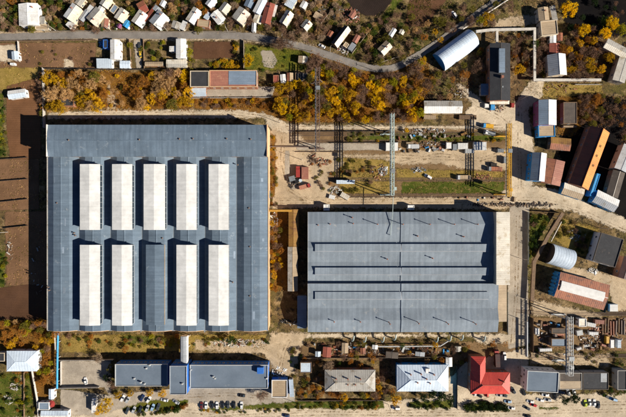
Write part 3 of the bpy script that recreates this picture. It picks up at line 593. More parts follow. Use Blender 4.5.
# ------------------------------------------------------------------ pale hall in the middle right
B0, B1 = -2.9, 106.9
def by(py, z): return (208.5-py)*S*(1-z/H)
bx_, by_ = (B0+B1)/2, by(272,8)
hb = tag(empty('assembly_hall', bx_, by_), 'long pale grey flat pitched hall with thin vent pipes and a cream end block', 'factory'); foot(bx_, by_, (B1-B0)/2, 35.5)
P1 = [(212,7.7),(224,9.2),(241,7.9),(248,8.8),(262,7.9),(271,8.8),(283.6,7.6)]
P2 = [(283.6,10.0),(296,9.7),(308,9.0),(320,10.2),(332,8.7)]
def hall_part(P, nm):
    loc = [(by(p[0],p[1])-by_, p[1]) for p in P]
    MB().extX([(loc[-1][0]+0.05,0),(loc[0][0]-0.05,0)]+[(a,b-0.03) for a,b in loc], B0-bx_+0.3, B1-bx_-0.3).build('wall', M['greywall'], hb)
    for (a0,z0),(a1,z1) in zip(loc[:-1], loc[1:]):
        for j in range(2):                                        # each slope is split at the cross joint
            xs_ = [B0-bx_, 50.9-bx_, B1-bx_]
            MB().extX([(a1,z1),(a0,z0),(a0,z0+0.14),(a1,z1+0.14)], xs_[j]+0.01, xs_[j+1]-0.01).build('roof_slope', M['roofB'], hb)
    MB().extX([(p[0]+(0.003 if p is not loc[0] else 0.1), p[1]-0.4) for p in loc[::-1]]+[(p[0], p[1]+0.18) for p in loc], B0-bx_-0.12, B0-bx_-0.001).build('edge_trim', M['plasterwhite'], hb)
    jn = MB()
    for (a0,z0),(a1,z1) in zip(loc[:-1], loc[1:]): jn.extX([(a1+0.01,z1+0.14),(a0-0.01,z0+0.14),(a0-0.01,z0+0.48),(a1+0.01,z1+0.48)], 50.8-bx_, 51.08-bx_)
    jn.build('joint_upstand', M['roofB'], hb)
hall_part(P1, 'north'); hall_part(P2, 'south')
for (ya, yb, zb, up) in [(244,252,8.5,1.15),(267.6,275.4,8.5,1.15),(291.8,300,9.6,0.95)]:
    zt = zb+up; y0 = by(ya,zt)-by_; y1 = by(yb,zt)-by_
    x0 = (315-313)*S*(1-zt/H)-bx_; x1 = (489-313)*S*(1-zt/H)-bx_
    m = MB().box(x0+0.2,x1-0.2,y1+0.2,y0-0.2,zb-0.9,zt-0.1).build('roof_monitor', M['greysheet'], hb)
    for j in range(2):
        xs_ = [x0, 50.7-bx_, x1] if j == 0 else [x0, 51.2-bx_, x1]
        MB().extX([(y1,zt-0.25),(y0,zt),(y0,zt+0.12),(y1,zt-0.13)], (xs_[0] if j == 0 else xs_[1]), (xs_[1] if j == 0 else xs_[2])).build('monitor_roof', M['roofB'], m)
    nP = 36
    for j in range(nP):
        xa = x0+0.5+(x1-x0-1)*j/nP; xb = x0+0.5+(x1-x0-1)*(j+1)/nP
        MB().box(xa+0.1,xb-0.1,y0-0.2,y0-0.14,zb+0.1,zt-0.25).build('pane', M['glass'], m)
# cream end block
zt = 12.4; k = S*(1-zt/H); x0, x1 = (496.3-313)*k-bx_, (510-313)*k-bx_; y0, y1 = by(285,zt)-by_, by(212,zt)-by_
blk = MB().box(x0+0.1,x1-0.1,y0+0.1,y1-0.1,0,zt-0.2).build('end_block', M['plaster'], hb)
MB().extY([(x0,zt-0.199),(x1,zt-0.199),(x1,zt-0.05),(x0,zt+0.1)], y0, y1).build('end_block_roof', M['cream'], blk)
foot((x0+x1)/2+bx_, (y0+y1)/2+by_, 4.2, 21)
for (fx, fy, hh) in [(352,217.5,2.0),(353,223.5,1.6),(376.5,224,4.4),(401.5,224,4.4),(428,224,4.4),(452,224,4.4),(475,224,4.4),(334,321,2.2),(360,321,2.2),(388.7,322,4.6),(417,321.5,4.6),(446,322,4.6),(473,322,4.6),(318,225,0.8),(330,224,0.8),(417.5,236,0.8),(463,236.5,1.8),(432,258,1.8),(387,259,1.4)]:
    z = 9.0 if fy < 300 else 9.9
    X, Y = W(fx, fy, z); v = MB(); v.tube((0,0,-0.4),(0,0,hh),0.2,n=8); v.tube((0,0,hh),(0,0,hh+0.3),0.42,0.12,n=8); v.tube((0,0,-0.3),(0,0,0.25),0.38,n=8)
    v.build('vent_pipe', M['chimney'], hb, (X-bx_, Y-by_, z))
for j in range(16):
    window(hb, B0-bx_+6+j*6.4, P1 and (by(212,8)-by_)+0.0, 4.5, 0, 3.4, 1.8)
o = MB().box(-2,2,0,0.12,0,4.2).build('door', M['bluepaint'], hb, (B0-bx_+42, by(212,8)-by_+0.0, 0))
building('lean_to', 'tan roofed lean-to against the lower right end of the pale hall', 'lean-to', 502, 303, 9.5, 37, 0, 4.6, 4.2, 'shed', 'tan', 'plaster')
# ------------------------------------------------------------------ village houses along the road (top)
def B(*a, **k): return building(*a, **k)
CO = 'cottage'; SH = 'shed'
B('house','large square white roofed house in the upper left corner','house',28.5,14.5,19,21.5,2,4.2,5.2,'gable','white','plasterwhite','white',win=(3,2),chim=[(0.25,0.3,0.7)])
B('porch','small pale annexe right of the large square white house','annexe',41,20.5,8,7,0,2.8,3.2,'shed','slate')
B('terrace_roof','beige low roof between the square white house and the road','annexe',42,27,14,5.5,0,2.3,2.5,'flat','tan')
B('house','cream roofed house casting a broad black shadow, second from the left','house',72.5,12.5,11,16,-35,5.2,6.1,'gable','cream','plaster','white',win=(2,1),chim=[(-0.2,0.2,0.8)])
B('lean_to','pale lean-to on the road side of the second house from the left','lean-to',71,24,7,8,-40,2.8,3.1,'shed','white')
B('shed','low grey roofed shed between the second and third houses from the left','shed',84.5,15.5,5.5,12,-35,3.0,3.4,'gable','greysheet','timber')
B('shed','small pale shed at the top between two cream houses on the left','shed',80,1,7,9,-35,3.2,3.6,'gable','slate')
B('house','broad cream roofed house left of the orange roofed shed','house',96,16.5,13,15,-42,4.2,5.2,'gable','cream','plaster','slate',chim=[(0.1,-0.25,0.8)])
B('shed','small white shed beside the top of the broad cream house','shed',90,9,5,7,-35,3.0,3.4,'shed','white')
B('shed','white corner shed at the top edge above the broad cream house','shed',101,9,6,5,-35,3.0,3.4,'gable','white')
B('shed','orange tan roofed shed by the road beside the broad cream house','shed',105,23,6.5,9,-8,3.0,3.4,'gable','rustpink','plaster','tan')
B('house','cream roofed house at the top edge above the orange tan shed','house',106,2,9,10,-35,4.0,5.0,'gable','cream','plaster')
B('house','neat cream house beside the bright blue roofed shed','house',121.5,15,9.5,12,-35,4.2,5.0,'gable','cream','plaster','cream',chim=[(0.2,0.25,0.7)])
B('shed','low blue grey roof left of the neat cream house','shed',114,9,6,9,-35,3.0,3.2,'flat','bluegrey')
B('shed','small bright blue roofed shed near the road','shed',127,24,5.5,7,-35,2.6,3.0,'gable','bluebright','plasterwhite','bluebright',win=(1,1))
B('shed','tiny magenta roofed shed near the road','shed',119.5,26,3.6,4,-30,2.2,2.5,'gable','purple','timber','purple',win=(0,0))
B('house','bright white roofed house edged by a red brown lean-to','house',139.5,18,10,14,-35,4.2,5.0,'gable','white','plasterwhite','cream',chim=[(0.15,0.3,0.8)])
B('annexe','rusty red roof behind the bright white roofed house','annexe',142.5,7,11,8,-60,3.4,4.0,'gable','redbrown','brick','rust')
B('lean_to','narrow red brown lean-to strip right of the bright white house','lean-to',149.5,14,3,17,-38,2.8,3.0,'shed','redbrown','brick')
B('house','white house with a grey corner, right of the red brown lean-to','house',159,19.5,13,15,-40,4.0,5.0,'gable','white','plasterwhite','greysheet',chim=[(-0.1,0.3,0.8)])
B('shed','small grey roofed shed at the back of the white house with a grey corner','shed',157,9,7,5,-38,3.0,3.3,'gable','greysheet')
B('shed','white shed at the top edge above the white house with a grey corner','shed',163,3.5,5,6,-30,2.8,3.2,'gable','white','plasterwhite')
B('garage','dark grey roofed garage left of the twin gabled white cottage','garage',176,25,8,7,-20,2.8,3.2,'gable','slate','greywall')
B('house','white cottage with a notched corner, left of the tan flat roof','house',193.5,15.5,9,15,-33,4.2,5.0,'gable','white','plasterwhite','cream',chim=[(0.1,0.2,0.7)])
B('lean_to','small white lean-to on the road side of the notched white cottage','lean-to',183.5,25.5,5,9,-25,2.6,3.0,'shed','white')
B('garage','tan flat roofed garage by the road','garage',203.5,23.5,13,8,-8,3.0,3.25,'flat','tan','brick')
B('shed','small blue grey shed behind the tan flat roofed garage','shed',207.5,16,5,7,-35,2.8,3.1,'shed','paleblue')
B('house','white roof cut by the top edge left of the pale gabled house','house',211,2,7,10,-38,4.0,4.8,'gable','white','plasterwhite')
B('house','white L-shaped roof with a dark inner corner above the tan garage','house',218,17,9.5,12,40,3.8,4.6,'gable','white','plasterwhite','white',chim=[(-0.2,0.0,0.7)])
B('house','pale grey gabled house behind the L-shaped white roof','house',225,8,8.5,9.5,-37,4.0,5.0,'gable','cream','plaster','slate')
B('house','long cream roofed house left of the white and blue roofed house','house',241,15.5,13,13.5,-36,4.4,5.4,'gable','cream','plaster','slate',chim=[(0.2,0.2,0.8)])
B('shed','dark blue grey roof at the top edge behind the long cream house','shed',249.5,3,8,9,-25,3.4,4.0,'gable','bluegrey','greywall')
B('house','tall white roof tinged blue at the top edge, left of the red brown roof','house',260,6,8,16,-27,4.8,5.4,'gable','zincwhite','plasterwhite','white')
B('shed','cream square roofed shed below the tall bluish white roof','shed',258,19,8.5,8.5,-20,3.2,3.6,'gable','cream')
B('shed','narrow white shed standing end-on to the road','shed',254,27,4,9,-4,2.8,3.2,'gable','white','plasterwhite','white',win=(1,1))
B('house','red brown roofed house with a white strip along its right side','house',268,13.5,9,21,-14,4.4,5.2,'gable','redbrown','brick','redbrown',chim=[(0.1,0.3,0.8)])
B('lean_to','white strip roof along the right side of the red brown roofed house','lean-to',274.5,11,3,12,-16,2.8,3.0,'shed','white')
B('house','weathered pale roofed house in trees right of the red brown roof','house',286.5,18,8.5,14,-32,4.4,5.6,'gable','cream','plaster','slate',chim=[(0.1,0.2,0.8)])
B('house','pale blue grey roof at the top edge above the weathered pale house','house',291,2,11,9,60,3.8,4.6,'gable','paleblue','plaster')
B('shed','white roofed shed in the upper trees, right of the pale blue roof','shed',304,5,6,7,-30,3.0,3.4,'gable','white')
B('house','cream cottage beside the curve of the asphalt road','house',306.5,25,8,9,-40,4.2,5.2,'gable','cream','plaster','slate',chim=[(0.2,0.2,0.7)])
B('shed','beige shed among allotments right of the road cottage','shed',318,16,6,8,60,2.6,3.0,'gable','tan','timber')
B('barn','long narrow barn, cream on one slope and dark on the other','barn',341,36.5,8,22,-37,3.6,5.6,'gable','cream','timber','tar',win=(2,0))  # dark sheet paints the shade of the slope away from the sun
B('shed','rusty brown shed left of the long narrow barn','shed',330.5,34,5,6,-30,2.6,3.0,'gable','rust','timber')
B('shed','small pinkish red shed right of the long narrow barn','shed',356.5,39,5,8,-30,2.8,3.2,'gable','rustpink','timber')
B('shed','pale grey shed near the road right of the long narrow barn','shed',352,47,5,7.5,-35,2.6,2.9,'shed','greysheet','plasterwhite')
B('shed','low cream shed right at the foot of the long narrow barn','shed',346,45,5,5,-35,2.4,2.6,'flat','tan','plaster')
B('shed','red and pink patched little shed among upper allotments','shed',352.5,14.5,5,7,-35,2.4,2.7,'gable','rustpink','timber')
B('shed','narrow white shed standing alone in the upper gardens','shed',392.5,32.5,4.5,8.5,-32,3.2,3.6,'gable','white','plasterwhite')
B('shed','small cream shed right of the narrow white garden shed','shed',402,32,4.5,4.5,-30,2.4,2.7,'gable','cream','timber')
B('house','lone beige cottage inside the bend of the road','house',385,48,9,12,-45,4.0,5.0,'gable','cream','plaster','tan',chim=[(0.1,0.1,0.8)])
B('shed','tiny cream shed on the lawn below the road bend','shed',303,59.5,9,6.5,-5,3.0,3.4,'gable','cream','timber','tan')
B('shed','small pale blue shed in the yard at the left edge','shed',15,55.5,6,8,5,3.2,3.6,'gable','paleblue','plasterwhite','paleblue')
B('shed','tiny white hutch at the left edge below the pale blue shed','hutch',12.5,64,5,2.6,0,1.6,1.8,'flat','paleblue','plasterwhite',win=(0,0),door=False)
B('shed','long white roofed shed beside the ploughed field','shed',17,94,8,17.5,-82,3.0,3.6,'gable','zincwhite','plasterwhite','white',win=(2,1))
B('shed','black tarred shed in the thicket above the big hall','shed',66.5,102.5,8,15,-90,3.0,3.2,'flat','tar','brick')
B('house','white strip roofed house with dark yard, left of the concrete driveway','house',115,49.5,9,19.5,0,4.4,4.9,'gable','white','plasterwhite','white',win=(3,1))
B('shed','dark flat roofed shed left of the white strip roofed house','shed',105.5,44,5,9,0,2.8,3.0,'flat','tar','bluewall')
B('garage','pale low garage below the white strip roofed house','garage',104.5,63.5,9,15,90,3.0,3.4,'shed','paleblue','plasterwhite')
B('garage','small pale garage left of the concrete driveway','garage',125,64.5,7,10,90,2.8,3.1,'gable','zincwhite','plasterwhite')
B('house','white roofed house with a dark courtyard, right of the driveway garden','house',181,48.5,9.5,19,0,4.4,4.9,'gable','white','plasterwhite','white',win=(3,1))
B('annexe','small white annexe reaching into the dark courtyard','annexe',172.5,49,6,5,0,3.2,3.5,'shed','white','plasterwhite')
B('garage','long cream low roof below the courtyard house','garage',176.5,63.5,7.5,20,90,3.0,3.4,'gable','cream','plaster','slate')
B('garage','long tan low roof right of the concrete driveway','garage',154,64,4,18,90,2.6,2.9,'gable','tan','brick','tan')
# workshop in three colours
B('workshop','black tarred end of the workshop below the garden plot','workshop',199.5,79,19,16.5,0,5.4,5.8,'flat','tar','brick',capm='plaster',win=(2,2))
wk = B('workshop','workshop with half pink and half blue grey flat roof','workshop',233.2,78.7,48,17,0,5.4,5.8,'flat','rustpink','brick',capm='peach',win=(3,6))
X, Y = W(243,77.5,5.4); MB().box(-8.4,8.4,-4.2,4.2,0,0.14).build('roof_sheeting', M['bluegrey'], wk, (X-wk.location.x, Y-wk.location.y, 5.405))
B('canopy','pale blue canopy roof below the black tarred workshop end','canopy',198,92.5,16,8,0,3.0,3.5,'shed','paleblue','brick')
B('container','rusty red container roof below the lawn','container',276,79,6,8,0,2.6,2.8,'flat','redbrown','brick',win=(0,0),door=False)
B('shed','small white shed right of the rusty red container','shed',283,78.5,5,8,5,2.6,2.9,'gable','white','plasterwhite')
B('shed','tan brown shed right of the small white shed below the lawn','shed',290,77,6,8,0,2.6,3.0,'gable','tan','timber','rust')
B('shed','dark shed at the end of the shed row below the lawn','shed',301.5,76.5,13,8,0,2.8,3.0,'flat','tar','timber')
# ------------------------------------------------------------------ industrial sheds, upper right
B('hangar','blue and white barrel vaulted hangar beside the road','hangar',455,51,21,42,-54,0.2,6.6,'arch','zincwhite','skywall')
B('warehouse','long white roofed warehouse above the storage yard','warehouse',443,107,12,38,90,4.0,5.2,'gable','slate','plaster','white',capm='white',win=(3,1))
db = B('workshop','long black roofed workshop with a raised ridge lantern','workshop',500,72,20,57,0,6.4,7.6,'gable','tar','brick','tar',win=(6,2),capm='brownroof')
ln = MB().box(-1.5,1.5,-1,12.5,6.9,9.0).build('ridge_lantern', M['steel'], db); MB().box(-1.7,1.7,-1.2,12.7,9.0,9.15).build('lantern_roof', M['bluegrey'], ln)
roofbox(db,'chimney',0.4,-3.4,6.8,1.4,1.4,2.4,'chimney'); roofbox(db,'roof_hatch',1.0,-9,6.8,0.9,0.9,1.0,'steel')
B('canopy','cream canopy at the foot of the black roofed workshop','canopy',499.5,101.5,5,19,90,3.4,3.7,'shed','cream','timber')
B('shed','small blue grey lean-to left of the black roofed workshop','shed',484.5,89.5,7,11,0,3.4,3.7,'shed','bluegrey','greywall')
B('house','beige roofed house in the trees at upper right','house',543.5,14,10,13,6,4.6,5.4,'gable','tan','plaster','tan',chim=[(0.1,0.2,0.7)])
B('house','wide beige flat roof joined below the house at upper right','house',549,28,17,15,6,4.4,4.8,'flat','tan','plaster')
B('annexe','pale narrow annexe right of the upper right house','annexe',553.5,13.5,4.5,15,12,3.4,3.8,'shed','slate','plaster')
B('shed','small white shed under the wide beige flat roof','shed',553,39,6,8,0,3.0,3.4,'gable','white','plasterwhite')
B('shed','little brown shed right of the small white shed at upper right','shed',560,37,5,8,0,2.8,3.1,'gable','rust','timber')
B('shed','brick red roofed shed above the grey and white gabled shed','shed',555,48.5,11,10,0,3.2,3.8,'gable','redbrown','brick','redbrown')
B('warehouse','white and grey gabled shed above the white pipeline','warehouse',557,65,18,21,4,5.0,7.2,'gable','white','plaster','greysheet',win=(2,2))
B('warehouse','cream sheet roof running off the right edge above the yellow tree','warehouse',619,50,10,30,62,5.0,5.6,'gable','slate','plaster','cream')
B('warehouse','cream upright roof at the right edge above the track','warehouse',622,70,12,24,-17,5.0,5.6,'gable','slate','plaster','cream')
B('workshop','half blue grey half white gabled workshop with magenta wall','workshop',547.5,112.5,17.5,25,0,6.6,7.8,'gable','white','purple','bluegrey',win=(3,2))
B('annexe','concrete grey annexe below the half white gabled workshop','annexe',546.5,131,17,12,2,4.0,4.3,'flat','tan','skywall')
B('shed','dark flat roofed shed with pale lower rim, right of the half white workshop','shed',570,113,14,22,0,3.6,3.9,'flat','brownroof','timber')
B('shed','pale low platform below the dark flat roofed shed','platform',570,126.5,14,2.6,0,2.0,2.1,'flat','tan','timber',win=(0,0),door=False)
B('workshop','blue walled workshop with a dark and white split roof','workshop',538.5,167,14,28,-5,6.6,8.4,'gable','white','skywall','bluegrey',win=(6,2))
B('shed','faded rusty red roof right of the blue walled workshop','shed',553,172,19,25,-12,3.8,4.6,'gable','rustpink','timber','rust')
B('shed','ochre rust patched roof above the faded red roof','shed',560.5,144,12,20,84,4.0,4.6,'gable','ochre','timber','rust')
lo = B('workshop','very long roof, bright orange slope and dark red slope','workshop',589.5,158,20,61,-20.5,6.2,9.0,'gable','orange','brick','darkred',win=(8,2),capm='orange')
for u in (-4,2,8): roofbox(lo,'roof_hatch',2.2,u,7.6,1.2,1.2,0.8,'ochre')
B('annexe','beige and white low end annexe of the long orange roof','annexe',573,191,12,21,72,4.0,4.8,'gable','cream','skywall','tan')
B('workshop','blue walled shed with half grey half white roof near the diagonal road','workshop',606,201,13,24,64,5.0,6.0,'gable','white','skywall','greysheet',win=(4,2))
B('shed','blue painted narrow block right of the long orange roof','shed',595,185,4,24,-18,4.6,4.8,'flat','bluebright','skywall')
B('shed','dark brown roof with a cream ridge strip at the right edge','shed',615.5,184,12,26,-16,4.4,5.2,'gable','brownroof','timber','brownroof',capm='cream')
B('warehouse','pale grey roof running off the right edge beside the dark road','warehouse',625,158,12,26,-22,5.4,6.2,'gable','greysheet','plaster','white')
B('hangar','pale barrel roofed shed with the shade of its open end painted dark','hangar',559.5,256.5,21,23,-107,1.4,7.2,'arch','zincwhite','fencedark')  # solid dark end walls paint the shade inside an open end
rb = B('workshop','rust red roofed shed with a wide white centre strip and blue end wall','workshop',582,291,25.5,51,-105,6.4,7.4,'gable','rust','skywall','rust',win=(4,5),capm='white')
MB().extY([(-2.9,6.62),(2.9,6.62),(2.75,7.05),(0,7.55),(-2.75,7.05)], -13.6, 12.6).build('skylight_strip', M['plasterwhite'], rb, (0,0,0.62))
for j in range(6): MB().box(-6.2+j*2.2,-5.0+j*2.2,0,0.7,0,5.6).build('buttress', M['skywall'], rb, (0,-15.4,0))
B('warehouse','black flat roofed store left of the purple roof at right edge','warehouse',608,250,24,30,-17,6.5,6.9,'flat','tar','plasterwhite',capm='brownroof',win=(3,3))
B('warehouse','dark maroon roof at the right edge','warehouse',626,268,10,22,-17,5.4,6.0,'gable','darkred','brick','darkred')
# scrap yard sheds
B('shed','small square white roofed shed beside the grey gantry','shed',582.5,322.5,8,8.5,0,3.2,3.5,'flat','cream','plasterwhite')
B('shed','grey flat roofed shed left of the grey gantry','shed',558.5,342.5,15,8.5,0,3.4,3.7,'flat','bluegrey','timber')
B('shed','open brown framed shed above the grey flat roofed shed','shed',559,331,15,6,0,3.0,3.2,'flat','brownroof','timber')
# bottom row
B('office','grey roofed building with white windowed wall at the car park','office',542.5,381.5,32,21,-3,7.6,8.0,'flat','roofD','plasterwhite',win=(5,6),capm='steelwhite')
g1 = B('garage','low building with a beige front half and brown rear half','garage',570.5,381,23,17,0,4.4,4.7,'flat','brownroof','greywall')
MB().box(-6.6,6.2,-4.7,0.0,0,0.12).build('roof_sheeting', M['tan'], g1, (0,0,4.405))
g2 = B('garage','dark tarred low building with one pale roof panel','garage',595.5,381,26,17.5,0,4.4,4.7,'flat','tar','greywall',capm='brownroof')
MB().box(-1.8,1.8,-2.6,2.6,0,0.16).build('roof_panel', M['greysheet'], g2, (4.8,2.0,4.405))
B('garage','dark roof at the right edge end of the low garage row','garage',622,380,10,20,0,4.6,4.9,'flat','tar','greywall')
rh = B('house','red hipped roof house with a rear wing and red porch','house',490,383,21,39,90,6.0,9.2,'hip','redroof','brick',win=(4,3),chim=[(0.15,-0.3,0.2)],over=0.5,capm='salmon')
hw_ = 4.2
def wing(root, x, y, wd2, y0, y1, he, hr, roof, wallm):
    MB().box(-wd2+0.4,wd2-0.4,y0,y1-0.4,0,he-0.02).build('wing_wall', M[wallm], root, (x,y,0), -math.pi/2)
    A = [(-wd2,y0,he),(wd2,y0,he),(wd2,y1,he),(-wd2,y1,he)]; r0, r1 = (0,y0-5.2,hr), (0,y1-wd2,hr)
    for pts in ([A[1],A[2],r1,r0],[A[2],A[3],r1],[A[3],A[0],r0,r1]):
        n = len(pts); up = [(p[0],p[1],p[2]+0.12) for p in pts]
        MB().add(list(pts)+up, [tuple(range(n-1,-1,-1)), tuple(range(n,2*n))]+[(i,(i+1)%n,n+(i+1)%n,n+i) for i in range(n)]).build('roof_slope', M[roof], root, (x,y,0), -math.pi/2)
wing(rh, 0, 7.0, 4.3, 5.5, 15.6, 6.0, 9.0, 'redroof', 'brick')
pr_ = MB(); pr_.extX([(-1.3,2.8),(1.3,2.8),(0,3.9)], -1.6, 1.6); pr_.box(-1.5,1.5,-1.1,1.1,0,2.8); pr_.build('porch', M['redroof'], rh, (-7.6,0.6,0), 0)
bh = B('house','blue and white hipped roof house with several chimneys','house',422.5,378,26,51,90,5.6,8.6,'hip','zincwhite','skywall',win=(6,3),chim=[(0.2,0.25,0.3),(0.22,0.05,0.5),(0.2,-0.2,0.4),(0.05,-0.05,0.9),(-0.1,0.12,0.5),(-0.12,-0.12,0.5)],over=0.5)
roofbox(bh,'dormer',4.6,-2.6,5.8,3.0,2.4,1.6,'white')
gh = B('house','grey beige hipped roof house with three dark chimneys','house',350,380.5,21,50,90,5.2,7.6,'hip','slate','brick',win=(6,3),chim=[(0.15,0.28,0.7),(0.15,0.05,0.8),(0.15,-0.2,0.8),(-0.12,0.05,0.4),(-0.12,-0.1,0.4)],over=0.5)
# blue-walled office in three blocks
ob1 = B('office','left block of the long blue walled office, low grey roof','office',141.5,375,53,22.5,0,7.0,7.4,'flat','roofD','bluewall',win=(3,12),capm='steelwhite')
ob2 = B('office','taller middle block of the blue walled office','office',178.3,380,17.5,29,0,10.5,10.9,'flat','roofD','bluewall',win=(7,4),capm='greysheet')
ob3 = B('office','right block of the long blue walled office, grey roof','office',229,376.5,78.5,24,0,7.0,7.4,'flat','roofD','bluewall',win=(4,18),capm='steelwhite')
for (o_, lst) in ((ob1,[(3,4,.8),(5,6,1.1),(-4,-2,.8),(0,-4,1.4),(2,-5,.9)]),(ob2,[(2.5,-2,.9)]),(ob3,[(-9,0,1.0),(-8,-1,0.8),(22,-1,.7),(-22,4,.6)])):
    for (u,v,hh) in lst: roofbox(o_,'roof_vent',u,v,(7.0 if o_ is not ob2 else 10.5),0.8,0.8,hh,'steelwhite')
roofbox(ob3,'roof_cabin',18.5,4.2,7.0,3.6,3.6,2.2,'bluewall')
cor = tag(empty('covered_walkway', *W(187.5,345)), 'white covered walkway joining the big hall to the blue office', 'walkway')
x_, y_ = cor.location.x, cor.location.y; foot(x_, y_, 2.2, 9)
MB().box(-1.9,1.9,-9.4,7.4,4.4,7.2).build('wall', M['plasterwhite'], cor); MB().extY([(-2.1,7.2),(2.1,7.2),(1.5,7.75),(0,8.0),(-1.5,7.75)], -9.6, 7.45).build('roof', M['greysheet'], cor)
for yy in (-7,0,6):
    for xx in (-1.5,1.5): MB().box(xx-0.2,xx+0.2,yy-0.2,yy+0.2,0,4.4).build('column', M['concrete'], cor)
B('gatehouse','beige roofed gatehouse with blue trim right of the office','gatehouse',279.5,388.5,16,18,0,4.6,5.0,'flat','tan','bluewall',capm='plasterwhite')
B('kiosk','narrow pale blue lean-to right of the gatehouse','lean-to',291.5,388,4,17,4,3.0,3.3,'shed','paleblue','plasterwhite')
B('shed','pale blue square roof right of the office yard','shed',306,367.5,12,11,0,3.8,4.1,'flat','paleblue','timber')
B('house','white hipped roof building at the left edge in autumn trees','house',22,361,20,30,90,4.6,5.8,'hip','zincwhite','plasterwhite',win=(3,2))
B('annexe','dark annexe cut by the left edge beside the white hipped building','annexe',1,357,8,9,0,3.4,3.6,'flat','tar','plaster')
B('shed','dark little cabin below the white hipped building','shed',22,366.5,5,4,0,3.0,3.2,'flat','tar','timber')
B('shed','slim white shed near the foot of the blue pipe','shed',51.5,394,5,10,0,2.8,3.1,'gable','zincwhite','plasterwhite')
B('shed','grey low shed in the bottom left corner yard','shed',44,406,11,8,0,3.0,3.2,'flat','bluegrey','plasterwhite')
B('garage','long white roof cut by the bottom edge','garage',54.5,415,8,27,90,3.4,3.8,'gable','zincwhite','plasterwhite','white')
# sheds between the two halls
B('store','rust ochre narrow store between the two halls','store',293.5,228,9.5,37,0,4.4,4.9,'gable','ochre','timber','ochre')
B('store','pale tan narrow store between the two halls','store',292.7,269,9.5,44,0,4.4,4.9,'gable','tan','timber','slate')
B('store','grey lean-to roof at the lower left corner of the pale hall','lean-to',302,312,9,32,0,4.6,5.0,'shed','bluegrey','greywall')
B('hut','small white hut in the shade above the pale hall, left one','hut',326.5,207.5,6.5,6.5,0,3.6,3.8,'flat','white','plasterwhite',win=(1,1))
B('hut','small white hut in the shade above the pale hall, right one','hut',411,207.5,7,5,0,3.6,3.8,'flat','white','plasterwhite',win=(1,1))
B('shed','pale roofed open shed strip in the storage yard beside the crane','shed',345.5,182,3.4,18,90,2.8,3.1,'shed','paleblue','timber')
# sheds in the gardens below the pale hall
for (bx2,by2,w2,l2,rf,lb) in [(345,348,6,10,'tan','tan shed below the lower left corner of the pale hall'),(327,352,8,10,'redbrown','rusty shed below the pale hall at its left end'),(363,351,5,6,'rust','small rusty hutch below the pale hall'),(375,347,5,4,'white','tiny white hutch below the pale hall'),
        (449,362,6,9,'white','white shed right behind the blue and white house'),(318,354,5,5,'paleblue','pale blue hutch below the pale hall at its left end'),(392,355,12,6,'brownroof','low brown roof in the gardens behind the blue and white house'),(458,349,6,5,'slate','grey hutch above the red roofed house'),(420,354,9,4,'greysheet','grey low roof behind the blue and white house')]:
    B('shed',lb,'shed',bx2,by2,w2,l2,random.uniform(-6,6),2.6,2.9,'gable',rf,'timber',win=(1,1))
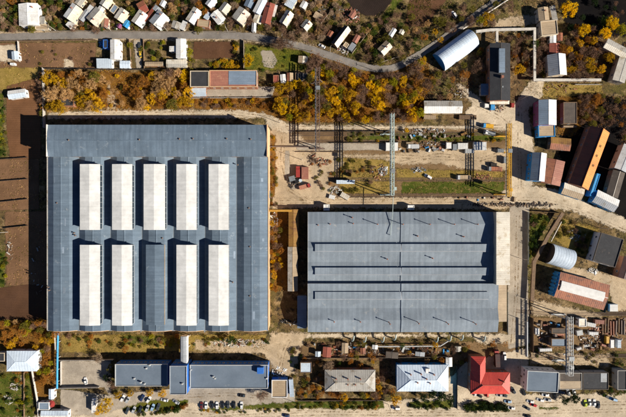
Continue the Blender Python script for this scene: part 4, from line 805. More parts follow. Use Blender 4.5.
# ------------------------------------------------------------------ gantry cranes
def gantry(label, px, ya, yb, h, mat, wd2=1.1, legs=True, cab=True, cant=(0,0), solid=False, trolley=0.3, hook=True):
    """bridge crane over a yard; bridge runs up and down the photo at px from ya to yb, its top at height h"""
    x, y0 = W(px, yb, h); _, y1 = W(px, ya, h); yc = (y0+y1)/2; hl = (y1-y0)/2
    r = tag(empty('gantry_crane', x, yc), label, 'crane'); mt = M[mat]
    dz = 1.9
    if solid:
        for sx in (-1,1): MB().box(sx*wd2-0.45,sx*wd2+0.45,-hl,hl,h-dz,h).build('girder', mt, r)
        tie = MB()
        for j in range(int(hl)): tie.box(-wd2+0.45,wd2-0.45,-hl+0.5+2*j,-hl+0.8+2*j,h-0.9,h-0.5)
        tie.build('cross_ties', M['steel'], r)
    else:
        for sx in (-1,1):
            gd = MB()
            for z in (h, h-dz): gd.box(sx*wd2-0.16,sx*wd2+0.16,-hl,hl,z-0.16,z+0.16)
            n = max(4, int(2*hl/2.0))
            for j in range(n):
                a = -hl+2*hl*j/n; b = -hl+2*hl*(j+1)/n
                gd.tube((sx*wd2,a,h-dz),(sx*wd2,(a+b)/2,h),0.09,n=4); gd.tube((sx*wd2,(a+b)/2,h),(sx*wd2,b,h-dz),0.09,n=4)
            gd.build('girder', mt, r)
        br = MB(); n = max(4, int(2*hl/2.0))
        for j in range(n):
            a = -hl+2*hl*j/n; b = -hl+2*hl*(j+1)/n
            br.box(-wd2,wd2,a-0.08,a+0.08,h-0.08,h+0.08); s_ = 1 if j % 2 else -1
            br.tube((-wd2*s_,a,h),(wd2*s_,b,h),0.08,n=4); br.box(-wd2,wd2,a-0.07,a+0.07,h-dz-0.07,h-dz+0.07)
        br.build('bracing', mt, r)
        MB().box(-wd2-0.75,-wd2-0.25,-hl,hl,h-dz-0.1,h-dz-0.04).build('catwalk', M['steel'], r)
    for sy, c_ in ((-1,cant[0]),(1,cant[1])):
        yy = sy*(hl-c_-0.6)
        for sx in (-1,1):
            l_ = MB(); l_.tube((sx*wd2,yy,h-dz),(sx*3.4,yy,0.9),0.3,0.24,n=6); l_.build('leg', mt, r)
        MB().box(-3.0,3.0,yy-0.12,yy+0.12,2.2,2.5).build('leg_tie', mt, r)
        cr = MB().box(-4.2,4.2,yy-0.35,yy+0.35,0.45,0.95).build('end_carriage', mt, r)
        for u in (-3.6,-2.6,2.6,3.6): MB().tube((u,yy-0.2,0.38),(u,yy+0.2,0.38),0.36,n=10).build('wheel', M['steel'], cr)
    ty = -hl+2*hl*trolley
    tr = MB().box(-wd2-0.3,wd2+0.3,ty-1.1,ty+1.1,h+0.16,h+0.9).build('trolley', M['steel'], r)
    if hook: MB().tube((0,ty,h-6.0),(0,ty,h+0.2),0.06,n=5).build('hoist_rope', M['steel'], tr); MB().box(-0.4,0.4,ty-0.4,ty+0.4,h-6.9,h-6.0).build('hook_block', mt, tr)
    if cab:
        cb = MB().box(wd2+0.2,wd2+1.8,-hl+3.0,-hl+4.8,h-4.2,h-2.0).build('cab', mt, r); MB().box(wd2+1.8,wd2+1.84,-hl+3.2,-hl+4.6,h-3.6,h-2.5).build('pane', M['glass'], cb)
    return r
gantry('tall pale green lattice gantry crane spanning the storage yard', 393, 113, 195.5, 19.0, 'steelgreen', 0.7, cant=(0.4,8))
gantry('yellow gantry crane at the right end of the storage yard', 510, 123, 196.5, 12.5, 'steelyellow', 0.75, cant=(1,5), trolley=0.62)
gantry('slender brown lattice gantry in the thicket above the yard', 318, 67, 151, 10.0, 'steelbrown', 0.9, cant=(2,6), cab=False, trolley=0.75)
gantry('grey white lattice gantry over the scrap yard and track', 571, 317, 376, 13.0, 'steelwhite', 1.2, cant=(4,1))
# pale pipe from the green crane onto the roof of the pale hall
pp = tag(empty('overhead_pipe', *W(393,214)), 'thin pale pipe running from green crane onto the pale hall roof', 'pipe')
x_, y_ = W(393,214); a = Vector((*W(393.2,197,9.9), 9.9))-Vector((x_,y_,0)); b = Vector((*W(392.6,213,9.9), 9.9))-Vector((x_,y_,0)); c = Vector((*W(390.5,235,9.9), 9.9))-Vector((x_,y_,0)); d = Vector((c.x, c.y, 8.4))
for p, q in ((a,b),(b,c),(c,d)): MB().tube(p, q, 0.17, n=8).build('pipe_section', M['steelgreen'], pp)
MB().tube((a.x,a.y,0),(a.x,a.y,9.9),0.16,n=6).build('support', M['steel'], pp)
# rails
def track(name, label, pts, gauge=1.5, sleepers=True):
    P = [Vector((*W(*p),0)) for p in pts]; c = P[0].lerp(P[-1],0.5); r = tag(empty(name, c.x, c.y), label, 'track')
    R = {s_: MB() for s_ in (-1,1)}; sl_ = MB()
    for p, q in zip(P[:-1], P[1:]):
        d = (q-p); L_ = d.length; d.normalize(); n = Vector((-d.y,d.x,0)); ang = math.atan2(d.y,d.x)
        for s_ in (-1,1):
            m_ = (p+q)/2-c+n*s_*gauge/2; R[s_].cbox(m_.x,m_.y,0.22,L_,0.09,0.16,ang)
        if sleepers:
            for j in range(int(L_/0.75)):
                m_ = p+d*(0.4+j*0.75)-c; sl_.cbox(m_.x,m_.y,0.1,0.26,gauge+1.0,0.12,ang)
    for s_ in (-1,1): R[s_].build('rail', M['steelbrown'], r)
    if sleepers: tag(sl_.build('sleepers', M['timber'], r), kind='stuff')
track('railway_track','crane rail track along the sandy lane above the pale hall',[(336,195.5),(506,195.5)])
track('railway_track','railway track through the middle of the storage yard grass',[(330,179.5),(506,179.5)])
track('railway_track','railway track along the upper dirt track in the storage yard',[(290,134.5),(508,133.5)])
track('railway_track','dark railway track above the scrap yard at right',[(516,311),(560,314.5),(680,313)])
track('railway_track','railway track below the scrap yard at right',[(528,356),(680,355.5)])
track('railway_track','narrow crane rail along the concrete strip',[(290,141.5),(388,141.5)],1.0)
# ------------------------------------------------------------------ pipelines
def pipeline(name, label, pts, z, rad, mat, sup=6.0, cat='pipeline', flat=False):
    P = [Vector((*W(p[0],p[1],z), z)) for p in pts]; c = Vector((P[0].x,P[0].y,0)); r = tag(empty(name, c.x, c.y), label, cat)
    for i, (p, q) in enumerate(zip(P[:-1], P[1:])):
        d = (q-p).normalized()
        if flat:
            m_ = (p+q)/2-c; MB().cbox(m_.x,m_.y,z-rad*0.5+0.004*i,(q-p).length+rad*1.5,rad*2,rad,math.atan2(d.y,d.x)).build('pipe_section', M[mat], r)
        else: MB().tube(p-c-d*rad*0.6, q-c+d*rad*0.6, rad, n=10).build('pipe_section', M[mat], r)
        n = max(1, int((q-p).length/sup))
        for j in range(n):
            m_ = p.lerp(q, (j+0.5)/n)-c; MB().box(-0.15,0.15,-0.15,0.15,0,z-rad*0.5).build('support', M['concrete'], r, (m_.x,m_.y,0))
    return r
pipeline('pipeline','white boxed pipeline bending round the black roofed workshop',[(477,31.5),(490,30),(534.5,29),(534.5,80),(600,80)],4.2,0.75,'pipewhite',flat=True)
pipeline('pipeline','short white pipe dropping from the boxed pipeline to the black workshop',[(497,31),(497,44)],4.0,0.7,'pipewhite',flat=True)
pipeline('pipeline','thin cream pipeline running diagonally beside the road at top right',[(463,29),(512,-3)],2.5,0.42,'pipewhite')
pipeline('pipeline','bright blue vertical pipe left of the walled concrete yard',[(58,333),(57.5,352),(57,388)],3.0,0.55,'pipeblue')
pipeline('pipeline','white pipe beside the top of the blue pipe',[(54.5,333),(55.5,349)],2.6,0.45,'pipewhite')
pipeline('pipeline','ochre pipe bridge between the big hall and the ochre store',[(268,210.5),(291,210.5)],6.0,0.7,'pipeochre')
pipeline('pipeline','brown pipe across the sandy yard above the big hall corner',[(270,146.5),(310,147)],1.2,0.35,'steelbrown',4.0)
pipeline('pipeline','white wall pipe left of the grey low shed in the bottom left',[(32,371),(34.5,385),(37.5,402),(38.5,417)],1.8,0.55,'pipewhite')
pipeline('pipeline','brown conveyor strip left of the pale barrel roofed shed',[(562,214),(548,236),(534,262),(532,300)],2.6,1.0,'timber',flat=True)
pipeline('pipeline','pale thin pipe in front of the pale barrel roofed shed',[(561,222),(551,241)],1.6,0.4,'pipewhite')
pipeline('pipeline','pale pipe rack above the red striped shed',[(589,258),(610,264)],4.0,0.5,'steelwhite')
pipeline('pipeline','pale pipe behind the gardens below the pale hall',[(372,346.5),(440,346),(448,341)],2.0,0.4,'steelwhite')
pipeline('pipeline','grey blue upright pipe left of the scrap yard',[(527,322),(527,356)],3.0,0.5,'steelwhite')
for i, (hx, hy) in enumerate([(352,341),(364,342),(382,342),(394,340),(436,342),(449,341),(461,340),(483,341)]):
    # bent ventilation ducts standing along the lower wall of the pale hall
    z = 3.4; x_, y_ = W(hx,hy,z); r = tag(empty('bent_duct', x_, y_), 'bent pale green duct below the pale hall, %s from the left' % ['first','second','third','fourth','fifth','sixth','seventh','last'][i], 'duct', 'bent ducts along the pale hall')
    MB().tube((0,0,0),(0,0,3.2),0.4,n=8).build('riser', M['steelgreen'], r)
    el = MB(); prev = Vector((0,0,3.0))
    for j in range(1,6):
        t = math.pi/2*j/5; cur = Vector((0.9*math.sin(t), 1.6*(1-math.cos(t)), 3.0+0.9*math.sin(t))); el.tube(prev, cur, 0.42, n=8); prev = cur
    el.tube(prev, prev+Vector((0.2,1.6,0)), 0.42, n=8); el.build('elbow', M['steelgreen'], r)
# ------------------------------------------------------------------ fences
def fence(label, pts, h=1.8, mat='fence', step=4.0, cat='fence', name='fence', th=0.1):
    P = [Vector((*W(*p),0)) for p in pts]; c = P[0]; r = tag(empty(name, c.x, c.y), label, cat)
    pm = MB().box(-0.5,0.5,-th/2,th/2,0.05,h).mesh('panel', M[mat]); qm = MB().box(-0.1,0.1,-0.1,0.1,0,h+0.15).mesh('post', M[mat])
    for p, q in zip(P[:-1], P[1:]):
        n = max(1, round((q-p).length/step)); d = q-p; a = math.atan2(d.y,d.x); L_ = d.length/n
        for j in range(n):
            m_ = p.lerp(q,(j+0.5)/n)-c; o = mobj('panel', pm, r, (m_.x,m_.y,random.uniform(-0.05,0.04)), a+random.uniform(-.012,.012)); o.scale = (L_-0.2,1,1)
            m_ = p.lerp(q,j/n)-c; mobj('post', qm, r, (m_.x,m_.y,0), a)
    m_ = P[-1]-c; mobj('post', qm, r, (m_.x,m_.y,0), 0)
fence('pale concrete fence running down to the big hall corner',[(44.5,69),(45,100),(45.5,128)],2.4,'concrete',th=0.2)
fence('thin dark fence below the dry field',[(44.5,69),(96,69.5),(130,70),(188,69)],1.7,'fencedark')
fence('wooden fence along the lower side of the asphalt road on the left',[(0,42),(60,41),(96,40.5)],1.6,'timber')
fence('fence along the upper side of the asphalt road',[(52,32),(100,31.5),(140,32),(170,32.5),(236,32)],1.6,'fence')
fence('white wall along the left yard',[(19,42),(20.5,62)],1.6,'concrete')
fence('dark fence dividing garden plots left of the hall, top one',[(-10,160),(28,157.5)],1.4,'fencedark')
fence('dark fence dividing garden plots left of the hall, middle one',[(-10,182),(28,179)],1.4,'fencedark')
fence('dark fence dividing garden plots left of the hall, third one',[(-10,203),(28,199)],1.4,'fencedark')
fence('dark fence dividing garden plots left of the hall, lowest one',[(5,228),(28,225.5)],1.4,'fencedark')
fence('concrete wall on the upper side of the walled yard',[(58,359.5),(114,359)],2.0,'concrete',th=0.2)
fence('concrete wall on the lower side of the walled yard',[(58,387),(100,386)],2.4,'concrete',th=0.2)
fence('short wall on the left side of the walled yard',[(62,361),(62,384)],1.6,'concrete',th=0.2)
fence('diagonal plank fence in the upper gardens near the road bend',[(352,54),(374,25)],1.6,'fence')
fence('diagonal plank fence among the upper allotments',[(321,24),(337,4)],1.6,'fence')
fence('pale plank fence inside the road bend',[(380,63),(399,57)],1.4,'fence')
fence('wall below the pink and blue roofed workshop',[(190,98.5),(273,98)],1.8,'concrete')
fence('fence right of the concrete driveway',[(144,40),(145,69)],1.6,'timber')
fence('tan hedge fence left of the concrete driveway',[(130,40),(132,68)],1.6,'timber')
fence('fence between the garden plot and the lawn',[(244,41),(244,70)],1.7,'fence')
fence('fence below the asphalt road along the lawn',[(247,41),(280,45),(312,52)],1.5,'fence')
fence('pale wall along the dry grass band at right',[(574,85),(600,85)],1.6,'concrete')
fence('thin grey fence left of the green strip on the right',[(527,212),(527,264)],2.0,'steel')
fence('rusty fence above the diagonal road on the right',[(530,211),(560,213)],1.8,'timber')
fence('slatted fence along the left of the worn grey road',[(507,292),(507,332)],1.6,'steel')
fence('long plank fence above the main road beside the beige hipped house',[(298,400),(384,399.5)],1.4,'fence')
fence('grey fence along the garden backs below the pale hall',[(302,357.5),(384,357),(450,356)],1.6,'fence')
fence('timber fence of the storage yard beside the concrete strip',[(296,152),(340,152)],1.2,'timber')
fence('dark fence along the upper railway track',[(292,131.8),(392,131.5)],1.6,'fencedark')
fence('dark fence below the upper railway track',[(330,143),(400,142.5)],1.4,'fencedark')
fence('wire fence right of the red striped shed',[(608,290),(604,312)],1.4,'fencedark')
fence('fence along the bottom left garden path',[(25,372),(25,417)],1.3,'timber')
fence('dark fence beside the red house yard',[(456.5,366),(456.5,408)],1.6,'fencedark')
fence('scrap yard fence on its left',[(532,318),(532,352)],1.8,'timber')
# ------------------------------------------------------------------ poles
POLE = MB(); POLE.tube((0,0,0),(0,0,8.5),0.16,0.1,n=7); POLE = POLE.mesh('shaft', M['concrete']); ARM = MB().box(-0.9,0.9,-0.06,0.06,7.9,8.05).mesh('crossarm', M['timber'])
INS = MB().tube((0,0,8.05),(0,0,8.3),0.06,n=5).mesh('insulator', M['whitepaint'])
def pole(px, py, deg, where):
    x, y = W(px,py); r = tag(empty('utility_pole', x, y, 0, math.radians(deg)), 'grey utility pole '+where, 'pole', 'utility poles')
    mobj('shaft', POLE, r); mobj('crossarm', ARM, r)
    for u in (-0.8,0,0.8): mobj('insulator', INS, r, (u,0,0))
for a in [(57,31.5,90,'in front of the cream house casting a broad shadow'),(112,31.5,90,'by the road at the orange tan shed'),(168,31.8,90,'by the road near the dark grey garage'),(228,32,90,'by the road near the tan garage'),(283,40,70,'where the road begins to curve'),(330,52,65,'by the road below the long barn'),
          (377,72,90,'below the road bend'),(553,216,60,'beside the diagonal road on the right'),(599,228,60,'at the right end of the diagonal road'),(519,258,0,'beside the worn grey road, upper'),(518,318,0,'beside the worn grey road, lower'),(538,303,60,'below the red striped shed'),
          (110,396,90,'left end of the office car park'),(300,404,90,'by the road right of the gatehouse'),(388,404,90,'by the road near the yellow tree'),(460,404,90,'by the road left of the red house'),(302,160,0,'in the sandy yard between the halls'),(280,123,0,'on the pale track above the big hall'),(520,100,0,'in the sandy yard at right'),(8,232,0,'at the left edge plots')]: pole(*a)
# ------------------------------------------------------------------ cars and trucks
def car_proto(van=False):
    Lh, Wh = (2.3,0.92) if van else (2.15,0.86); zb = 0.3; zs = 1.0 if van else 0.82; zt = 1.95 if van else 1.45
    P = {}
    def loft(secs):                                     # sections along y: (y, halfwidth bottom, halfwidth top, z0, z1)
        m = MB(); vs = []
        for (y, w0, w1, z0, z1) in secs: vs += [(-w0,y,z0),(w0,y,z0),(w1,y,(z0+z1)/2+0.1),(w1*0.94,y,z1),(-w1*0.94,y,z1),(-w1,y,(z0+z1)/2+0.1)]
        n = 6; fs = []
        for i in range(len(secs)-1):
            for j in range(n): fs.append((i*n+j, i*n+(j+1)%n, (i+1)*n+(j+1)%n, (i+1)*n+j))
        fs += [tuple(range(n-1,-1,-1)), tuple(range(len(secs)*n-n, len(secs)*n))]; return m.add(vs, fs)
    P['body'] = loft([(-Lh,Wh*0.78,Wh*0.84,zb+0.12,zs-0.12),(-Lh+0.2,Wh*0.9,Wh*0.96,zb,zs-0.02),(-0.6,Wh,Wh,zb-0.05,zs+0.04),(0.8,Wh,Wh,zb-0.05,zs+0.02),(Lh-0.5,Wh*0.94,Wh*0.95,zb,zs-0.08),(Lh,Wh*0.72,Wh*0.78,zb+0.12,zs-0.22)]).mesh('body')
    cab0, cab1, r0, r1 = (-Lh+0.1, 1.1, -Lh+0.3, 0.5) if van else (-1.7, 0.95, -1.15, 0.3)
    A = [(-Wh*0.9,cab0,zs),(Wh*0.9,cab0,zs),(Wh*0.9,cab1,zs),(-Wh*0.9,cab1,zs)]; Bt = [(-Wh*0.7,r0,zt),(Wh*0.7,r0,zt),(Wh*0.7,r1,zt),(-Wh*0.7,r1,zt)]
    P['window'] = MB().add(A+Bt, [(0,1,5,4),(1,2,6,5),(2,3,7,6),(3,0,4,7)]).mesh('window', M['glass'])
    P['roof'] = MB().add([(p[0]*1.02,p[1],p[2]-0.02) for p in Bt]+[(p[0]*0.9,p[1]*0.95,p[2]+0.06) for p in Bt], [(0,1,5,4),(1,2,6,5),(2,3,7,6),(3,0,4,7),(4,5,6,7),(3,2,1,0)]).mesh('roof')
    P['wheel'] = MB().tube((-0.1,0,0),(0.1,0,0),0.31,n=12).mesh('tyre', M['rubber']); P['rim'] = MB().tube((-0.115,0,0),(0.115,0,0),0.19,n=8).mesh('rim', M['rim'])
    P['headlight'] = MB().box(-0.2,0.2,-0.04,0.05,-0.08,0.08).mesh('headlight', M['lampglass']); P['tail_light'] = MB().box(-0.18,0.18,-0.05,0.04,-0.08,0.08).mesh('tail_light', M['tail'])
    P['dims'] = (Lh, Wh, zs); P['body'].materials.append(None); P['roof'].materials.append(None); return P
CP = {False: car_proto(), True: car_proto(True)}
def car(px, py, deg, col, label, van=False, group=None):
    P = CP[van]; x, y = W(px,py,0.8); r = tag(empty('parked_van' if van else 'parked_car', x, y, 0, math.radians(deg)), label, 'van' if van else 'car', group); Lh, Wh, zs = P['dims']; foot(x,y,1.4,1.4)
    for nm in ('body','roof'):
        o = mobj(nm, P[nm], r); o.material_slots[0].link = 'OBJECT'; o.material_slots[0].material = CARC[col]
    mobj('window', P['window'], r)
    for sx in (-1,1):
        for yy in (-Lh*0.6, Lh*0.62): w_ = mobj('wheel', P['wheel'], r, (sx*(Wh-0.06),yy,0.31)); mobj('rim', P['rim'], w_)
        mobj('headlight', P['headlight'], r, (sx*Wh*0.5, Lh-0.02, zs-0.3)); mobj('tail_light', P['tail_light'], r, (sx*Wh*0.55, -Lh+0.02, zs-0.25))
ORD = ['first','second','third','fourth','fifth','sixth','seventh','eighth']
def row(lst, where, group):
    for i, (px,py,dg,c) in enumerate(lst): car(px,py,dg,c,'%s car, %s from the left in %s' % (c, ORD[i], where), group=group)
row([(201.5,405.5,2,'maroon'),(206,405.5,-2,'white'),(212,405,1,'black'),(217,405.5,0,'white'),(222.5,405,2,'black'),(228,405,-1,'dark grey'),(234,405,1,'black'),(241.5,405.3,0,'white')], 'the row below the office right block','cars parked below the office')
row([(122.5,398.5,-30,'white'),(127.5,399.8,-32,'silver'),(142,398,-30,'dark blue'),(148.5,399.8,-34,'white'),(164.5,400,80,'white')], 'the row below the office left block','cars parked below the office left block')
row([(127,411,-25,'dark grey'),(133.5,410,-25,'silver'),(140,409.5,-25,'black'),(147,408.5,-22,'silver'),(152.5,407.5,-22,'light blue'),(158,407,-22,'dark grey')], 'the row along the shrubby verge','cars parked along the verge')
row([(585.6,403.5,3,'lime'),(589.8,402.8,0,'white'),(594.5,403,-4,'white'),(598.5,405,-6,'black')], 'the row right of the car park bush','cars in the right car park')
row([(561.5,392.3,80,'dark blue'),(568.5,392.3,20,'white'),(574.2,391.5,8,'white')], 'the row under the beige fronted garage','cars at the garage')
row([(540.5,400,75,'white'),(548,399.8,80,'silver'),(554.5,396.2,0,'black')], 'the row under the right office','cars under the right office')
row([(530.5,401.5,80,'white'),(533.5,405,70,'red')], 'the pair left of the clipped grass','cars left of the clipped grass')
for a in [(545.5,395,85,'white','white car right below the grey roofed office at right'),(524,392,20,'black','black car at the left corner of the right office'),(527,408,60,'dark grey','dark grey car left of the red car near the bottom road'),(527.5,416,80,'black','black car at the very bottom right road'),
          (606,396,60,'dark grey','dark grey car left of the pale truck at bottom right'),(508,401.5,85,'light blue','pale blue car right of the hedge at the red house'),(511.5,408,80,'white','white car at the right end of the red house hedge'),(513.5,390.5,30,'dark grey','dark car at the lower right corner of the red house'),(504,395.5,75,'dark grey','dark car below the red house right side'),
          (479,395.5,60,'black','black car below the left side of the red house'),(475,392.5,10,'white','white car against the left side of the red house'),(85.5,381,10,'white','white car alone in the walled concrete yard'),(139.5,45.5,0,'dark grey','dark car on the concrete driveway'),(140.5,54,10,'yellow','yellow car on the concrete driveway'),
          (241.5,395.5,85,'black','black car alone in front of the office right block'),(286,415.5,85,'dark blue','dark car at the bottom edge right of the gatehouse'),(322,46,62,'white','white car beside the curving road below the cottage'),(176,402,60,'silver','silver car by the tree at the middle office block'),(500,395,88,'silver','silver car in front of the red house porch')]:
    car(*a)
for a in [(396,408,88,'white','white van on the road below the yellow tree'),(454,14.5,35,'white','white van parked beside the road at the top right'),(504.5,356,0,'white','white van behind the red house'),(613,399,75,'light blue','pale blue van at the bottom right'),(428,176.5,60,'white','white van in the grass of the storage yard')]: car(*a, van=True)
def truck(px, py, deg, label, cabc, bedc, L_=7.0, w=2.4, hb_=2.6):
    x, y = W(px,py,1.5); r = tag(empty('truck', x, y, 0, math.radians(deg)), label, 'truck'); foot(x,y,w/2,L_/2,math.radians(deg))
    MB().box(-w*0.4,w*0.4,-L_/2,L_/2-0.3,0.6,0.85).build('chassis', M['steel'], r)
    c = MB().extX([(L_/2-1.9,0.8),(L_/2,0.8),(L_/2,1.7),(L_/2-0.5,2.5),(L_/2-1.9,2.5)], -w/2+0.1, w/2-0.1).build('cab', M[cabc], r)
    MB().add([(-w/2+0.25,L_/2+0.01,1.72),(w/2-0.25,L_/2+0.01,1.72),(w/2-0.25,L_/2-0.46,2.46),(-w/2+0.25,L_/2-0.46,2.46)], [(0,1,2,3)]).build('windscreen', M['glass'], c)
    b = MB(); b.box(-w/2,w/2,-L_/2,L_/2-2.1,0.9,1.1)
    if hb_ > 1.6: b.box(-w/2+0.02,w/2-0.02,-L_/2+0.02,L_/2-2.12,1.1,hb_)
    else:
        for s_ in (-1,1): b.box(s_*w/2-0.06,s_*w/2+0.06,-L_/2,L_/2-2.1,1.1,hb_+0.3)
    b.build('load_bed', M[bedc], r)
    for sx in (-1,1):
        for yy in (-L_/2+1.0,-L_/2+2.1,L_/2-1.2): MB().tube((sx*(w/2-0.3),yy,0.48),(sx*(w/2),yy,0.48),0.48,n=12).build('wheel', M['rubber'], r)
        MB().box(sx*0.8-0.15,sx*0.8+0.15,L_/2,L_/2+0.05,0.95,1.2).build('headlight', M['lampglass'], r)
truck(95,404,0,'white box truck left of the bright yellow tree at bottom left','whitepaint','plasterwhite',9,2.5,3.2)
truck(488,126,85,'yellow truck with a blue end on the dirt track','bluepaint','steelyellow',7,2.4,1.4)
truck(490,133,80,'grey flatbed truck below the yellow truck','whitepaint','steel',7,2.4,1.3)
truck(495,169,88,'brown loaded flatbed beside the yellow crane','steel','rust',9,2.5,1.4)
truck(464,177.5,90,'long pale flatbed under the crane shadow','steelwhite','tan',9,2.6,1.4)
truck(496.5,358,3,'maroon box truck behind the red house','redpaint','darkred',10,2.7,3.2)
truck(298,171.5,0,'red truck in the sandy yard between halls','redpaint','redpaint',7,2.4,2.6)
truck(305,186.5,-75,'red truck lying along the curved yard edge','redpaint','salmon',7,2.4,2.0)
truck(413,146.5,90,'white truck in the equipment row above the sandy yard','whitepaint','steelwhite',7,2.4,2.4)
truck(559,334.5,90,'brown truck in the scrap yard left of the gantry','steelbrown','rust',7,2.4,1.4)
# ------------------------------------------------------------------ stored goods, containers, blocks, scrap
def container(px, py, deg, w, l, h, mat, label, cat='container', group=None, name='container'):
    x, y = W(px,py,h); r = tag(empty(name, x, y, 0, math.radians(deg)), label, cat, group); w *= S; l *= S; foot(x,y,w/2,l/2,math.radians(deg))
    b = MB(); n = max(4,int(l/0.6))
    b.box(-w/2+0.06,w/2-0.06,-l/2+0.06,l/2-0.06,0.1,h-0.05); b.build('shell', M[mat], r)
    for sx in (-1,1):
        for sy in (-1,1): MB().box(-0.08,0.08,-0.08,0.08,0,h).build('corner_post', M[mat], r, (sx*w/2,sy*l/2,0))
    rb_ = MB()
    for j in range(n): yy = -l/2+0.2+(l-0.4)*j/n; rb_.box(-w/2+0.03,w/2-0.03,yy,yy+0.15,h-0.05,h+0.03)
    rb_.build('roof_ribs', M[mat], r); MB().box(-w/2+0.1,w/2-0.1,l/2-0.06,l/2,0.15,h-0.15).build('door', M[mat], r)
for a in [(305,173,0,7,12,2.6,'rustpink','dull salmon coloured container in the sandy yard between halls'),(292,178.5,15,6,5,2.2,'steel','dark grey container left of the red truck'),(296.5,181,20,4,4,1.8,'rubber','small black bin below the red truck'),
          (388.5,146.5,0,5,8,2.6,'whitepaint','white container under the green crane, left of two'),(395.5,146.5,0,5,8,2.6,'plasterwhite','white container under the green crane, right of two'),(410,144,90,4,7,1.8,'tan','tan crate stack right of the green crane'),
          (480.5,146,90,8,12,2.6,'whitepaint','large white container block at the end of the equipment row'),(463,146,90,6,10,2.4,'plasterwhite','white container under the crane shadow'),(470,151,90,4,9,2.2,'steelwhite','grey white flat container below the equipment row'),(455,147,0,4,6,2.4,'steel','dark grey container in the equipment row'),
          (449,145.5,0,5,6,2.2,'plasterwhite','pale container left of the dark one in the equipment row'),(501,150.5,90,3.5,6,2.2,'steel','grey container left of the yellow crane'),(506,160,0,4,6,2.4,'steel','dark steel bin beside the yellow crane leg'),(494,164.5,90,3,6,2.0,'fencedark','black bin left of the yellow crane'),
          (612.5,344,0,3.5,8,2.6,'whitepaint','white tank container in the scrap yard, left of two'),(619.5,344,0,3.5,8,2.6,'paleblue','pale blue tank container in the scrap yard, right of two'),(592,325,80,4,8,2.2,'plasterwhite','white box in the scrap yard right of the square shed'),(594,333.5,88,3,9,2.0,'whitepaint','long white box in the scrap yard'),
          (608,340,0,3,7,2.2,'steelyellow','yellow skip in the scrap yard'),(546,350,92,3,12,2.2,'whitepaint','long white trailer body at the lower edge of the scrap yard'),(580,333,10,6,5,2.0,'steelwhite','pale grey box right of the gantry'),(600,322,86,4,9,2.2,'rustpink','pink rusty container in the scrap yard'),(537.5,331.5,0,4,6,2.2,'plasterwhite','pale box left side of the scrap yard'),
          (614,308,0,8,7,2.4,'plasterwhite','white square hut right of the red striped shed'),(493,107,0,4,5,2.4,'bluepaint','small blue box under the cream canopy'),(487,105.5,0,4,4,1.8,'whitepaint','round edged white bin left of the cream canopy'),(513,105,0,3,4,1.8,'redpaint','small red bin right of the cream canopy'),
          (468,117,90,4,17,1.8,'timber','long brown timber stack right of the white warehouse'),(430,117,88,4,12,1.6,'tan','pale timber stack below the white warehouse'),(332,197,75,4,6,1.4,'plasterwhite','white block pile beside the sandy lane'),(345,196,60,5,9,1.4,'cream','cream block pile beside the sandy lane')]: container(*a)
def drum(px, py, lab):
    x, y = W(px,py); r = tag(empty('drum', x, y), lab, 'drum'); MB().tube((0,0,0),(0,0,1.5),0.95,n=14).build('shell', M['bluepaint'], r); MB().tube((0,0,1.5),(0,0,1.56),0.98,n=14).build('lid', M['paleblue'], r)
drum(300.5,180.5,'blue drum beside the red truck in the sandy yard')
ru = tag(empty('parasol', *W(54,402)), 'red and black round parasol beside the bottom left sheds', 'parasol')
for j in range(8):
    a0, a1 = 2*math.pi*j/8, 2*math.pi*(j+1)/8
    MB().add([(0,0,3.1),(2.2*math.cos(a0),2.2*math.sin(a0),2.4),(2.2*math.cos(a1),2.2*math.sin(a1),2.4)], [(0,1,2)]).build('panel', M['redpaint'] if j not in (3,4) else M['rubber'], ru)
MB().tube((0,0,0),(0,0,3.1),0.05,n=6).build('pole', M['steel'], ru)
def heap(px, py, rx, ry, n, mats, label, hh=1.2, cat='scrap heap', seed=0):
    rr = random.Random(seed*31+int(px*7+py)); x, y = W(px,py); m = MB()
    for i in range(int(n*1.7)):
        t = rr.uniform(0,6.283); q = math.sqrt(rr.random()); u, v = q*rx*S*math.cos(t), q*ry*S*math.sin(t); s_ = rr.uniform(0.12,0.62); s2 = s_*rr.choice([0.4,0.7,1,2.5,4.0])
        m.cbox(u,v,rr.uniform(-0.05,hh*(1-q)*0.9),s_,s2,rr.uniform(0.08,0.45),rr.uniform(0,3.14),(rr.randrange(len(mats)) if rr.random() < 0.55 else 0),rr.uniform(-0.3,0.3))
    tag(m.build('scrap_heap', [M[k_] for k_ in mats], None, (x,y,0)), label, None, kind='stuff')
SC = ['timber','rust','steel','timber','whitepaint','steelbrown','concrete']
